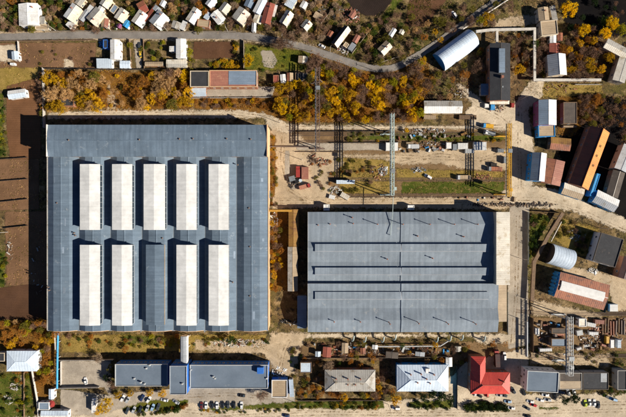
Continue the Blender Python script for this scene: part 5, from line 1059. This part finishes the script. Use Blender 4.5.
hl_ = [(430,145,16,4,90,SC,'mixed machinery scrap in the equipment row'),(378,172,8,9,80,['ochre','rust','timber','whitepaint'],'orange and rust scrap heap in the dry grass'),(321,162,8,5,50,['rust','timber','steelbrown'],'brown scrap pile at the fence corner of the yard'),(425,131,22,3,110,['timber','concrete','steel','whitepaint'],'pale rubbish strip beside the upper railway track'),
  (336,190,7,4,40,['concrete','timber','whitepaint','steelgreen'],'pale rubble by the open shed strip'),(383,171,5,5,40,['steel','whitepaint'],'white frames beside the orange scrap heap'),(418,170,8,3,30,['steel','whitepaint'],'steel frames in the dry grass right of the green crane'),(480,177,12,3,40,['rust','timber','salmon'],'rusty beams on the track below the yard'),
  (545,335,8,12,70,SC,'scrap heap left of the gantry in the scrap yard'),(590,340,12,10,110,SC,'large scrap heap right of the gantry'),(603,330,14,9,90,['rust','steelbrown','timber','whitepaint','salmon'],'rusty scrap spread at the right of the scrap yard'),(350,16,10,8,90,['rustpink','whitepaint','timber','salmon'],'colourful junk among the upper allotments'),
  (330,10,14,8,60,['timber','whitepaint','steel'],'junk among the allotments at the top'),(344,50,7,5,50,['whitepaint','timber','rustpink'],'household junk at the foot of the long barn'),(497,108,9,4,50,['timber','whitepaint','rust'],'junk under the cream canopy of the black workshop'),(345,352,20,5,120,['rust','timber','whitepaint','concrete','redpaint'],'garden clutter below the left half of the pale hall'),
  (400,352,40,5,160,['timber','steel','whitepaint','rust','concrete'],'garden clutter behind the blue and white house'),(280,372,8,6,60,['whitepaint','salmon','timber','concrete'],'white and pink rubble above the gatehouse'),(240,343,28,4,150,['concrete','cream','timber','rust'],'stone rubble along the foot of the big hall'),(274,222,4,10,50,['whitepaint','steel','rust'],'white scrap between the big hall and ochre store'),
  (105,45,6,5,40,['bluepaint','steel','whitepaint'],'blue and white clutter in the dark yard of the strip roofed house'),(10,250,3,12,30,['timber','concrete'],'clutter along the left edge plots'),(576,235,10,6,60,['steel','rubber','concrete'],'grey scrap behind the pale barrel shed'),(592,271,6,3,30,['whitepaint','concrete'],'white rubble above the red striped shed'),
  (560,88,20,4,30,['timber','rust'],'timber lying in the dry grass band'),(130,24,40,6,120,['timber','whitepaint','rust','bluepaint'],'yard clutter between the houses along the road'),(230,24,40,6,120,['timber','whitepaint','rust','steel'],'yard clutter by the houses in the middle of the road'),(460,93,10,6,30,['timber','concrete'],'timber by the sandy yard bend'),
  (15,386,5,5,24,['concrete','timber'],'pale stones in the bottom left garden'),(9,399,5,5,24,['concrete','timber'],'scattered stones near the bottom left corner'),(40,262,10,36,24,['timber','concrete'],'rubble in the shade beside the big hall'),(290,322,12,3,40,['rubber','steel','concrete'],'dark scrap in the bay between the halls'),(130,371,3,3,1,['steel'],'roof clutter')]
for i, a in enumerate(hl_[:-1]): heap(*a, seed=i)

heap(293,183,6,5,60,['fencedark','steel','rubber','timber'],'dark scrap left of the red truck',1.0,seed=79)
heap(312,158,5,8,40,['timber','steelbrown','rust'],'brown scrap by the yard fence',0.9,seed=80)
heap(512,204.5,46,2,260,['fencedark','timber','steelbrown'],'dark timber and crates strewn along the sandy lane',0.8,seed=77)
heap(620,330,9,14,60,['steelbrown','timber','rust'],'brown beams at the right edge scrap yard',0.8,seed=78)
EQ = ['plasterwhite','steel','timber','tan','bluepaint','concrete','rust','steelwhite','fencedark','cream','salmon','ochre']
EN = {'plasterwhite':'white','steel':'grey','timber':'brown timber','tan':'tan','bluepaint':'blue','concrete':'pale grey','rust':'rusty','steelwhite':'grey white','fencedark':'black','cream':'cream','salmon':'salmon','ochre':'ochre'}
OW = ['first','second','third','fourth','fifth','sixth','seventh','eighth','ninth','tenth','eleventh','twelfth','thirteenth','fourteenth','fifteenth','sixteenth','seventeenth','eighteenth','nineteenth','twentieth','last but one','last']
rq = random.Random(5)
def crates(x0, x1, yy, n, where, ww, hh):
    for i in range(n):
        m_ = rq.choice(EQ); container(x0+(x1-x0)*(i+rq.uniform(.2,.8))/n, yy+rq.uniform(-2.2,2.2), rq.choice([0,90])+rq.uniform(-25,25), rq.uniform(*ww)*0.8, rq.uniform(*ww)*rq.choice([0.8,1.3,2.0]), rq.uniform(*hh), m_, '%s crate, %s from the left in %s' % (EN[m_], OW[i], where), 'crate', 'crates in '+where, 'crate')
crates(399,446,149.5,13,'the equipment row',(1.6,3.2),(0.8,1.8))
crates(398,470,136,15,'the upper track row',(1.4,3.0),(0.7,1.5))
crates(536,568,325,9,'the left scrap yard',(1.6,3.4),(0.8,2.0))
crates(578,606,347.5,9,'the lower scrap yard',(1.5,3.2),(0.8,2.0))
crates(306,380,346,14,'the garden backs below pale hall',(1.4,3.0),(0.6,1.6))
crates(400,450,350,10,'the yard behind blue house',(1.4,3.0),(0.6,1.6))
crates(456,520,199.5,8,'the sandy lane edge',(1.2,2.6),(0.6,1.4))
for i in range(9):
    container(603+i*2.7, 327+rq.uniform(-2,2), rq.uniform(-3,3), 1.3, 14, rq.uniform(0.6,1.4), rq.choice(['timber','rust','steelbrown']), 'long beam stack, %s from the left at the right scrap yard' % OW[i], 'beam stack', 'beam stacks in the scrap yard', 'beam_stack')
# ------------------------------------------------------------------ trees
def quads(C, size, rng, flat=0.35, asp=1.0):
    """leaf-sized faces at the points C"""
    n = len(C); u = rng.normal(size=(n,3)); u[:,2] *= flat; u /= np.linalg.norm(u,axis=1)[:,None]+1e-9
    t = rng.normal(size=(n,3)); v = np.cross(u,t); v /= np.linalg.norm(v,axis=1)[:,None]+1e-9
    s = np.asarray(size).reshape(-1,1)*rng.uniform(0.6,1.3,(n,1)); a = u*s*0.5; b = v*s*0.5*asp
    V = np.stack([C-a-b*0.4, C+a*0.2-b, C+a+b*0.4, C-a*0.2+b],1).reshape(-1,3); return V
def raw_mesh(name, V, nq, mat, k=4):
    me = bpy.data.meshes.new(name); me.vertices.add(len(V)); me.vertices.foreach_set('co', V.astype(np.float32).ravel())
    me.loops.add(nq*k); me.loops.foreach_set('vertex_index', np.arange(nq*k, dtype=np.int32))
    me.polygons.add(nq); me.polygons.foreach_set('loop_start', np.arange(0,nq*k,k,dtype=np.int32)); me.polygons.foreach_set('loop_total', np.full(nq,k,dtype=np.int32))
    me.materials.append(mat); me.update(calc_edges=True); return me
TR = {}; TRV = {}; TREES = []
def tree_proto(kind, v):
    """crown of about 3 m radius on a forked trunk, 6.5 m tall"""
    rng = np.random.default_rng(1000+v*17+sum(map(ord,kind))); rr = random.Random(v*7+sum(map(ord,kind)))
    bare = kind in ('bare','paletwig'); t = MB(); top = 2.6 if not bare else 3.0
    t.tube((0,0,0),(0.1,0.05,1.2),0.22,0.17,n=7); t.tube((0.1,0.05,1.2),(0.05,0.1,top),0.17,0.12,n=7)
    tips = []; nl = 9
    for i in range(nl):
        a = 2*math.pi*i/nl+rr.uniform(-0.35,0.35); z0 = rr.uniform(1.3,top); Lr = rr.uniform(1.0,2.3); up = rr.uniform(0.8,2.4)
        p0 = Vector((0.07,0.07,z0)); p1 = p0+Vector((Lr*0.6*math.cos(a), Lr*0.6*math.sin(a), up*0.6)); t.tube(p0,p1,0.09,0.06,n=5,cap=False)
        for j in range(2):
            b = a+rr.uniform(-0.7,0.7); p2 = p1+Vector((Lr*0.55*math.cos(b), Lr*0.55*math.sin(b), up*rr.uniform(0.2,0.7))); t.tube(p1,p2,0.055,0.03,n=4,cap=False); tips.append(p2)
    t.tube((0.05,0.1,top),(0.2,-0.1,top+1.8),0.1,0.04,n=5); tips += [Vector((0.2,-0.1,top+1.8)), Vector((0,0,top+1.0))]
    trunk = t.mesh('trunk', M['bark'])
    if bare:
        A, Bq = [], []
        for p in tips:
            for q in range(22):
                d = Vector((rr.gauss(0,1), rr.gauss(0,1), rr.uniform(-0.2,1.3))); d.normalize(); o = p+Vector((rr.uniform(-.5,.5),rr.uniform(-.5,.5),rr.uniform(-.4,.3)))
                l_ = rr.uniform(0.6,1.5); A.append(o); Bq.append(o+d*l_)
                for w_ in range(2):
                    e = o+d*l_*rr.uniform(.3,.9); d2 = (d+Vector((rr.gauss(0,.7),rr.gauss(0,.7),rr.gauss(0,.4)))).normalized(); A.append(e); Bq.append(e+d2*rr.uniform(.4,.9))
        A = np.array([tuple(x) for x in A]); Bq = np.array([tuple(x) for x in Bq]); d = Bq-A; s = np.cross(d, rng.normal(size=d.shape)); s /= np.linalg.norm(s,axis=1)[:,None]+1e-9
        wd = rng.uniform(0.03,0.06,(len(A),1)); V = np.stack([A-s*wd, A+s*wd, Bq+s*wd*0.3, Bq-s*wd*0.3],1).reshape(-1,3); nq = len(A)
        # a few clinging leaves
        K = Bq[rng.random(len(Bq)) < 0.16]; V2 = quads(K, 0.22, rng); V = np.vstack([V,V2]); nq += len(K)
    else:
        C = []; nc = 58; sx, sy = rng.uniform(0.85,1.15,2)
        for i in range(nc):
            if i < len(tips): c = np.array(tips[i])
            else:
                a = rng.uniform(0,6.283); r_ = 2.75*math.sqrt(rng.uniform(0.02,1)); c = np.array([r_*sx*math.cos(a), r_*sy*math.sin(a), 2.2+3.5*math.sqrt(max(0,1-(r_/3)**2))*rng.uniform(0.25,1.0)])
            cr = rng.uniform(0.3,0.85); n = int(44*cr/0.6)
            d = rng.normal(size=(n,3)); d /= np.linalg.norm(d,axis=1)[:,None]; C.append(c+d*cr*(rng.uniform(0.1,1.35,(n,1)))*np.array([1,1,0.8]))
        C = np.vstack(C)
        if kind in ('tanleaf','rust'): V = quads(C, rng.uniform(0.28,0.5,len(C)), rng, 0.8, 0.32)
        else: V = quads(C, rng.uniform(0.15,0.34,len(C)), rng, 0.5)
        nq = len(C)
    TRV[kind,v] = V
    return trunk, raw_mesh('crown', V, nq, LEAF[kind])
for kd in LEAF:
    for v in range(4): TR[kd,v] = tree_proto(kd, v)
KN = {'yellow':'bright yellow tree','gold':'golden orange tree','rust':'rust brown tree','tanleaf':'straw coloured feathery tree','olive':'dull olive tree','green':'green leafy tree','darkgreen':'dark green bushy tree','lime':'yellow green tree','bare':'bare purplish brown tree','paletwig':'bare pale twigged tree'}
def tree(kind, px, py, r, where, label=None, hs=None, small=False):
    TREES.append(dict(kind=kind, px=px, py=py, r=r, where=where, label=label, small=small, v=random.randrange(4), rz=random.uniform(0,6.283), h=random.uniform(0.85,1.2)))
ORDW = ['first','second','third','fourth','fifth','sixth','seventh','eighth','ninth','tenth','eleventh','twelfth','thirteenth','fourteenth','fifteenth','sixteenth','seventeenth','eighteenth','nineteenth','twentieth']
def plant_all():
    rest = []
    for small in (False, True):
        L_ = [t for t in TREES if t['small'] == small]
        inv = [t for t in L_ if 0 < t['px'] < IW and 0 < t['py'] < IH]; inv.sort(key=lambda t: (t['label'] is None, -t['r']))
        keep = inv[:298]; ids = set(map(id, keep)); rest += [t for t in L_ if id(t) not in ids]
        gr = {}
        for t in keep: gr.setdefault((t['kind'], t['where']), []).append(t)
        for (kd, wh), ts in gr.items():
            nm = KN[kd].replace('tree','shrub') if small else KN[kd]; ts = [t for t in ts if not t['label']]
            rows = [('', ts)]
            if len(ts) > 9:
                ys_ = sorted(t['py'] for t in ts); md = ys_[len(ts)//2]; rows = [(', upper half', [t for t in ts if t['py'] < md]), (', lower half', [t for t in ts if t['py'] >= md])]
            for suf, rs in rows:
                rs.sort(key=lambda t: t['px'])
                for i, t in enumerate(rs):
                    t['label'] = nm+' '+wh if len(ts) == 1 else '%s %s, %s from left%s' % (nm, wh, ORDW[min(i,19)], suf)
                    if len(t['label'].split()) > 16: t['label'] = nm+' '+wh
        for t in keep:
            s_ = t['r']/3.0; hs = s_*t['h']; x, y = W(t['px'],t['py'],4.0*hs if not small else 2.0*hs)
            o = empty('shrub' if small else 'tree', x, y, -1.6*hs if small else -0.05, t['rz']); o.scale = (s_,s_,hs)
            tag(o, t['label'], 'shrub' if small else 'tree', (('shrubs ' if small else 'trees ')+t['where']) if t['where'] != 'standing alone' else None)
            a, b = TR[t['kind'],t['v']]; mobj('trunk', a, o); mobj('crown', b, o)
    VV, MI = [], []; ks = list(LEAF)
    for t in rest:                                            # the many small ones nobody would count
        s_ = t['r']/3.0; hs = s_*t['h']; x, y = W(t['px'],t['py'],3.0*hs); V = TRV[t['kind'],t['v']].reshape(-1,4,3); V = V[RNG.random(len(V)) < 0.62]
        c, n = math.cos(t['rz']), math.sin(t['rz']); ctr = V.mean(1, keepdims=True); V = ctr+(V-ctr)*1.25
        P = np.stack([x+s_*(c*V[...,0]-n*V[...,1]), y+s_*(n*V[...,0]+c*V[...,1]), hs*V[...,2]-(1.6*hs if t['small'] else 0.0)], -1)
        VV.append(P.reshape(-1,3)); MI.append(np.full(len(V), ks.index(t['kind']), np.int32))
    V = np.vstack(VV); MI = np.concatenate(MI); me = raw_mesh('undergrowth', V, len(MI), LEAF[ks[0]])
    for k_ in ks[1:]: me.materials.append(LEAF[k_])
    me.polygons.foreach_set('material_index', MI); me.update(); tag(mobj('undergrowth', me), 'young trees and scrub massed between the houses, yards and hedges', kind='stuff'); print('rest', len(rest), len(MI))
def zone(where, poly, n, mix, rmin, rmax, small=False, sep=0.8):
    P = [Vector(p) for p in poly]; xs = [p[0] for p in poly]; ys = [p[1] for p in poly]; out = []; tries = 0
    ks = list(mix); ws = [mix[k] for k in ks]
    while len(out) < n and tries < n*60:
        tries += 1; px, py = random.uniform(min(xs),max(xs)), random.uniform(min(ys),max(ys)); X, Y = np.array([px]), np.array([py])
        if not poly_dist(poly, X, Y)[0][0]: continue
        r = random.uniform(rmin,rmax)*(1 if random.random() > .15 else 1.2)
        wx, wy = W(px,py,2.5)
        if not clear_mask(np.array([wx]), np.array([wy]), min(r*0.35,0.9))[0]: continue
        if any((px-a)**2+(py-b)**2 < ((r+c)*sep/S*0.62)**2 for a,b,c in out): continue
        out.append((px,py,r)); tree(random.choices(ks,ws)[0], px, py, r, where, small=small)
T1 = lambda k, x, y, r, lab, **kw: tree(k, x, y, r, 'standing alone', lab, **kw)
for a in [('yellow',570,9,5.0,'large bright yellow tree at the top right, left of the black ground'),('yellow',585,30,3.9,'yellow tree below the large one in the top right'),('yellow',613,22,4.2,'upper of the yellow trees near the right edge'),('yellow',606,33,3.6,'lower left of the yellow trees near the right edge'),('lime',622,29,3.6,'yellow green tree touching the right edge'),
          ('green',604,20,3.2,'small green tree beside the yellow trees at the right edge'),('gold',581,43,2.4,'small golden tree below the yellow tree at top right'),('gold',610,57,3.0,'golden tree tucked between the two cream roofs at the right edge'),('yellow',104,406,4.2,'big yellow tree at bottom left beside the white box truck'),('gold',97,411,2.6,'golden tree left of the big yellow tree at bottom left'),
          ('yellow',248.5,60,3.4,'bright yellow tree at the left of the lawn'),('gold',396,400,3.2,'golden tree by the road between two hipped houses'),('yellow',412,113,3.6,'bright yellow tree left of the white warehouse'),('yellow',407,130,1.6,'small yellow tree on the track beside the green crane'),('gold',520,69,3.4,'orange golden tree right of the black workshop'),
          ('gold',117,395.5,2.4,'first golden tree in front of the office left block'),('gold',130,393.5,2.2,'second golden tree in front of the office left block'),('gold',149,393,2.3,'third golden tree in front of the office left block'),('gold',162,394,2.5,'fourth golden tree in front of the office left block'),('darkgreen',575,399,3.8,'dark green tree in the car park below the garages'),('darkgreen',565,401,2.8,'smaller dark green tree left in the car park below the garages'),
          ('darkgreen',432,394,3.4,'dark green tree in front of the blue and white house, left'),('darkgreen',442,396,3.4,'dark green tree in front of the blue and white house, right'),('darkgreen',450,399,3.0,'dark green tree at the right corner of the blue and white house'),('darkgreen',423,397,2.6,'low dark green tree left in front of the blue and white house'),('green',535,44,2.8,'green tree beside the white boxed pipeline'),
          ('lime',480,20,2.8,'yellow green tree beside the road at the top'),('paletwig',329,366,3.2,'large bare tree above the grey beige hipped house'),('paletwig',98,358,2.8,'bare pink tree at the wall of the concrete yard'),('green',230,340,2.6,'round green bush at the foot of the big hall'),('rust',125,349,2.2,'reddish tree below the big hall'),('bare',287,40,4.4,'tall bare tree spreading over the curving road'),('bare',279,44,3.6,'bare tree on the lower side of the curving road'),('darkgreen',107,378,2.6,'dark bush at the right end of the walled concrete yard'),('olive',111,369,2.8,'olive tree at the upper right corner of the walled yard'),('bare',112,385,3.0,'bare tree shading the walled concrete yard'),('bare',262,395,3.2,'bare tree casting shade right of the parked row')]: T1(*a)
AUT = {'tanleaf':3.4,'rust':2.2,'gold':3.2,'bare':.6,'olive':.8,'yellow':.7}
zone('in the left thicket above the hall', [(47,73),(104,72),(104,107),(47,109)], 26, AUT, 2.4, 4.0)
zone('in the right thicket above the hall', [(131,84),(148,72),(190,72),(190,106),(133,107)], 24, AUT, 2.2, 3.8)
zone('in the wood below the road', [(276,84),(312,72),(345,76),(380,82),(420,76),(424,104),(424,121),(290,121),(276,108)], 112, {'yellow':3.2,'gold':3.4,'bare':2.2,'rust':1.6,'lime':1.6,'olive':1.0}, 1.6, 3.3)
zone('on the slope along the road', [(306,54),(330,64),(370,76),(402,72),(424,60),(420,78),(380,84),(345,78),(306,70)], 44, {'bare':5,'rust':1.5,'lime':1.8,'gold':1.2,'paletwig':.6}, 1.7, 2.9)
zone('in the brown hedge below the workshop', [(194,99),(275,99),(282,112),(262,108),(194,107)], 30, {'rust':4,'gold':1.2,'bare':2}, 1.2, 1.9, True, 0.6)
zone('in the strip between hall and stores', [(269.5,213),(281,213),(281,290),(269.5,290)], 30, {'gold':3,'rust':3,'yellow':1.5,'bare':1.5,'olive':1}, 1.0, 1.9)
zone('among the upper allotments left of the long barn', [(276,-4),(340,-4),(332,22),(320,42),(292,36),(276,28)], 40, {'bare':4,'paletwig':2,'tanleaf':1.2,'olive':1.5,'green':.6}, 1.4, 2.7)
zone('among the gardens inside the road bend', [(352,22),(384,20),(412,4),(430,24),(424,44),(398,62),(372,62),(350,54)], 52, {'bare':2.8,'olive':3,'green':2.4,'tanleaf':1.3,'paletwig':1.2,'rust':.8}, 1.3, 2.4)
zone('round the blue and white hangar', [(424,28),(448,10),(476,4),(500,-4),(516,8),(490,26),(470,30),(440,44)], 26, {'bare':4,'paletwig':1.5,'olive':1.2,'gold':.5}, 1.5, 2.6)
zone('below the blue and white hangar', [(404,84),(430,72),(450,74),(474,48),(488,44),(486,80),(466,80),(450,98),(410,99)], 26, {'bare':4,'rust':1.6,'olive':2,'tanleaf':.8}, 1.4, 2.6)
zone('among the sheds at the upper right', [(536,32),(548,44),(566,44),(575,20),(600,44),(604,78),(570,78),(566,56),(538,76)], 34, {'bare':5,'rust':2,'gold':.7,'olive':.8}, 1.6, 3.0)
zone('round the white boxed pipeline loop', [(500,34),(530,34),(530,76),(514,60),(512,44)], 16, {'bare':3,'rust':1.6,'olive':1,'gold':.6}, 1.4, 2.3)
zone('in the autumn garden at the left edge', [(-4,322),(48,320),(55,334),(54,384),(42,388),(38,372),(40,350),(4,346)], 40, {'gold':2.4,'rust':2.6,'lime':1.8,'bare':1.5,'olive':1,'tanleaf':1}, 1.5, 2.6)
zone('between the houses along the road', [(-4,-2),(60,-2),(240,-2),(276,0),(276,30),(240,30),(100,30),(4,31)], 92, {'olive':2.5,'green':1.6,'bare':3,'paletwig':1.5,'tanleaf':.8,'rust':.6}, 1.2, 2.3)
zone('in the yard gardens below the road', [(122,42),(132,42),(132,60),(122,60),(146,42),(166,42),(166,60),(146,60)], 14, {'green':2,'olive':2,'lime':1}, 1.0, 1.7, True)
zone('along the hedges of the dark garden plot', [(186,42),(194,42),(194,70),(186,70)], 7, {'olive':1,'lime':1}, 1.2, 1.8)
zone('in the yellow hedge under the plot', [(209.5,60.5),(239,60.5),(239,68.5),(209.5,68.5)], 24, {'gold':3,'lime':2}, 1.1, 1.5, True, 0.55)
zone('in the hedge right of the garden plot', [(233,41),(239,41),(239,56),(233,56)], 6, {'gold':2,'olive':1}, 1.1, 1.5, True, 0.6)
zone('in the cluttered gardens below the pale hall', [(303,343),(512,343),(512,350),(456,364),(398,364),(396,372),(376,366),(324,366),(304,364)], 62, {'bare':3,'rust':2,'olive':2,'tanleaf':1,'green':.8,'gold':.6}, 0.9, 1.9)
zone('round the grey beige hipped house', [(296,376),(322,374),(322,392),(376,393),(378,374),(396,376),(394,394),(380,398),(300,398)], 34, {'rust':3,'bare':2,'gold':1.2,'olive':2}, 1.0, 2.0)
zone('on the verge below the beige house', [(298,402),(384,401),(384,409),(298,409)], 36, {'olive':3,'rust':1.2,'green':2.5,'gold':.5}, 0.9, 1.4, True, 0.6)
zone('on the verge below the blue house', [(408,401),(454,400),(452,409),(408,409)], 20, {'darkgreen':2,'green':3,'olive':1}, 0.9, 1.5, True, 0.6)
zone('in the hedge before the red house', [(464,402.5),(506,402.5),(509,411),(464,411)], 30, {'darkgreen':5,'green':1}, 1.1, 1.8, True, 0.55)
zone('on the shrubby verge by the office parking', [(122,412.5),(160,409.5),(190,404),(188,410),(160,414),(124,416)], 24, {'darkgreen':1.5,'olive':3,'green':2,'rust':1}, 0.9, 1.5, True, 0.6)
zone('on the verge below the parked row', [(196,410),(262,409.5),(292,407),(292,412),(196,413.5)], 20, {'olive':2,'green':1.5,'gold':1}, 0.7, 1.1, True, 0.6)
zone('in the black yard between the right hand sheds', [(578,96),(604,96),(604,120),(586,120),(570,134),(562,128),(578,126)], 18, {'bare':4,'rust':1.5,'olive':1}, 1.4, 2.4)
zone('in the bottom left garden', [(0,374),(30,373),(36,400),(37,416),(0,416)], 32, {'green':3,'olive':3,'lime':1.5,'rust':.6}, 0.8, 1.5, True, 0.7)
zone('on the green strip beside the right hand road', [(530,214),(548,216),(534,258),(529,264)], 18, {'green':2,'darkgreen':2,'olive':1.5,'bare':1}, 1.2, 2.0)
zone('in the storage yard grass', [(338,158),(372,160),(384,192),(345,192)], 24, {'olive':3,'rust':1.5,'gold':1,'bare':2}, 0.8, 1.5, True)
zone('along the track verge of the storage yard', [(346,132.5),(506,132.5),(506,141),(346,141)], 34, {'olive':2.5,'green':2,'gold':.8,'bare':1}, 0.7, 1.2, True)
zone('on the plot behind the barrel shed', [(562,218),(598,230),(594,258),(578,254),(556,238)], 26, {'olive':3,'green':2,'bare':1.2}, 0.9, 1.6, True)
zone('at the foot of the big hall', [(62,335),(182,335),(182,348),(62,350)], 34, {'olive':2.5,'lime':1.5,'rust':1.5,'green':1.5,'bare':1}, 0.9, 1.7, True)
zone('on the rubble strip by the hall', [(194,336),(272,336),(272,344),(194,346)], 24, {'olive':2,'lime':1,'rust':1,'green':1}, 0.7, 1.2, True)
zone('in the left edge vegetable gardens', [(-2,92),(6,92),(6,156),(-2,156),(-2,250),(7,252),(6,286),(-2,286)], 34, {'green':3,'olive':2,'lime':1}, 0.7, 1.3, True, 0.6)
zone('on the dark hedge line left of the concrete fence', [(39.5,72),(43.5,72),(43.5,120),(39.5,120)], 18, {'bare':3,'olive':1.2,'rust':1.2}, 0.9, 1.6)
zone('on the dry field below the road', [(22,44),(94,44),(94,68),(22,68)], 12, {'bare':2,'olive':1}, 0.7, 1.2, True)
zone('on the lawn below the road', [(246,44),(310,54),(310,72),(280,72),(246,70)], 10, {'olive':2,'green':2}, 0.7, 1.4, True)
zone('round the right hand scrap yard', [(534,347),(610,347),(626,366),(612,366),(534,364)], 20, {'green':2,'olive':2,'bare':1}, 0.8, 1.4, True)
zone('at the bottom right corner', [(600,390),(626,388),(626,398),(604,396)], 8, {'green':2,'olive':1}, 1.0, 1.6)
zone('by the gatehouse yard', [(283,350),(300,346),(308,360),(298,380),(292,376)], 12, {'olive':2,'green':2,'bare':1}, 0.9, 1.5, True)
zone('in the small garden right of the gatehouse', [(298,378),(316,378),(318,398),(298,398)], 14, {'rust':2.5,'olive':1.5,'green':1}, 1.0, 1.6, True)
zone('in the strip along the hall right wall', [(269.5,134),(277,136),(277,205),(269.5,205)], 26, {'gold':2,'rust':3,'olive':2,'bare':1}, 0.6, 1.2, True, 0.7)
zone('in the clutter of the fenced yard', [(312,155),(336,155),(332,192),(313,192)], 18, {'rust':2,'bare':2,'olive':1.5}, 0.7, 1.3, True)
zone('in the low thicket above the big hall', [(47,72),(192,72),(192,108),(47,110)], 44, AUT, 1.2, 2.2, sep=0.7)
zone('on the dark ground at the right edge', [(578,96),(626,96),(626,140),(606,126),(586,126)], 30, {'bare':5,'rust':1.5,'olive':1.2}, 1.2, 2.2)
zone('on the dark ground in the top right corner', [(560,0),(626,0),(626,14),(600,44),(576,44)], 14, {'bare':3,'darkgreen':3}, 1.2, 2.2)
zone('among the sheds left of the upper right pipeline', [(536,30),(604,44),(604,78),(536,78)], 40, {'bare':5,'rust':2,'olive':1,'gold':.4}, 0.9, 1.7)
zone('among the huts above the asphalt road', [(-4,-2),(276,-2),(276,30),(-4,30)], 110, {'olive':3,'green':3,'bare':3,'paletwig':1.5,'tanleaf':.8,'rust':.8}, 0.8, 1.5)
zone('in the upper allotment plots', [(276,-4),(345,-4),(352,20),(330,48),(300,40),(276,30)], 60, {'bare':3,'paletwig':1.2,'olive':2.5,'green':2.2,'tanleaf':1,'rust':.8}, 0.8, 1.5)
plant_all()
# ------------------------------------------------------------------ ground cover nobody could count
def scatter(name, label, polys, kind, dens, size, spread=0.5, nq=5, hmax=0.5):
    allC = []
    for poly in polys:
        P = [W(*p) for p in poly]; xs = [p[0] for p in P]; ys = [p[1] for p in P]; A_ = (max(xs)-min(xs))*(max(ys)-min(ys)); n = int(A_*dens)
        X = RNG.uniform(min(xs),max(xs),n); Y = RNG.uniform(min(ys),max(ys),n); ins, d = poly_dist(P, X, Y)
        keep = ins & clear_mask(X, Y, 0.1)
        pn = np.sin(X*0.31+1.3*np.sin(Y*0.23))+np.sin(Y*0.37+1.7*np.sin(X*0.19)); keep &= pn+RNG.normal(0,0.7,n) > -0.1   # patchy
        allC.append(np.stack([X[keep],Y[keep]],1))
    C2 = np.vstack(allC); n = len(C2)
    if not n: return
    off = RNG.normal(0,spread*0.5,(n,nq,2)); Z = RNG.uniform(0.02,hmax,(n,nq,1)); C = np.concatenate([C2[:,None,:]+off, Z],2).reshape(-1,3)
    V = quads(C, RNG.uniform(size*0.6,size*1.3,len(C)), RNG, 0.6); tag(mobj(name, raw_mesh(name, V, len(C), LEAF[kind])), label, kind='stuff')
TH = [[(44,70),(192,70),(192,111),(44,111)],[(192,97),(276,97),(310,70),(310,50),(352,64),(372,74),(402,70),(430,56),(430,98),(425,122),(290,122),(270,109),(192,107)]]
GD = [[(-5,-5),(276,-5),(276,31),(-5,31)],[(276,-5),(340,-5),(364,24),(350,60),(310,42),(276,32)],[(364,20),(410,0),(440,-5),(470,10),(400,64),(352,60)]]
scatter('leaf_litter','fallen rust leaves and brambles in the thickets',TH,'rust',1.62,0.34,0.7)
scatter('dry_weeds','golden dry weeds in the thickets',TH,'gold',0.50,0.3,0.6)
scatter('dry_weeds','straw coloured weeds in the thickets and hedges',TH+[[(39,70),(45,70),(45,125),(39,125)]],'tanleaf',0.72,0.3,0.6)
scatter('weeds','olive weeds between the houses and gardens',GD,'olive',0.99,0.3,0.6)
scatter('weeds','dead brown stalks between the houses and gardens',GD,'bare',0.55,0.34,0.7)
scatter('weeds','green weeds between the houses and gardens',GD,'green',1.15,0.28,0.6)
YD = [[(338,155),(395,157),(395,196),(338,196)],[(395,168),(506,170),(506,195),(395,195)],[(345,131),(508,131),(508,142),(345,142)],[(60,333),(268,333),(268,350),(60,352)],[(300,340),(512,340),(456,364),(302,366)],[(526,82),(602,82),(604,96),(526,98)],[(562,216),(600,228),(598,260),(552,240)],[(530,347),(626,347),(626,366),(530,364)],[(470,0),(536,0),(536,28),(476,30)],[(270,210),(290,210),(290,292),(270,292)]]
scatter('weeds','olive weeds in the yards',YD,'olive',0.72,0.26,0.5)
scatter('dry_weeds','dry straw tufts in the yards',YD,'tanleaf',0.63,0.26,0.5)
scatter('weeds','green tufts in the yards',YD,'green',0.36,0.26,0.5)
UR = [[(600,96),(626,96),(626,150),(606,126)],[(536,30),(626,36),(626,80),(536,80)],[(556,96),(610,96),(604,136),(556,136)],[(404,80),(490,44),(488,84),(450,100),(404,100)],[(500,34),(530,34),(530,76),(500,44)]]
scatter('brambles','dead brambles around the sheds on the right',UR,'bare',1.44,0.36,0.7)
scatter('brambles','rust coloured brambles around the sheds on the right',UR,'rust',0.54,0.3,0.6)
LF = [[(-5,372),(32,372),(38,418),(-5,418)],[(-5,92),(6,92),(6,158),(-5,158)],[(-5,250),(7,250),(6,288),(-5,288)],[(298,400),(384,400),(384,410),(298,410)],[(407,399),(455,398),(452,410),(408,409)],[(243,42),(312,52),(312,72),(243,72)],[(530,212),(548,216),(530,266),(528,266)],[(120,334),(162,334),(160,346),(122,346)]]
scatter('grass','green grass tufts on lawns and verges',LF,'green',1.44,0.26,0.5,4,0.3)
scatter('grass','yellow green grass tufts on lawns and verges',LF,'lime',0.45,0.24,0.5,4,0.3)
PL = [[(-5,43),(96,43),(96,69),(-5,69)],[(-5,70),(40,70),(40,86),(-5,90)],[(-5,159),(40,158),(44,210),(-5,212)],[(5,212),(48,212),(48,286),(8,285)],[(-5,320),(54,320),(56,396),(34,396),(-5,350)]]
scatter('dry_weeds','dry brown tufts on the plots at the left',PL,'tanleaf',0.29,0.26,0.6)
scatter('weeds','olive tufts on the plots at the left',PL,'olive',0.29,0.26,0.6)
scatter('leaf_litter','rust and gold leaves in the left edge garden',PL[4:],'rust',1.08,0.3,0.6)
bpy.context.view_layer.update()
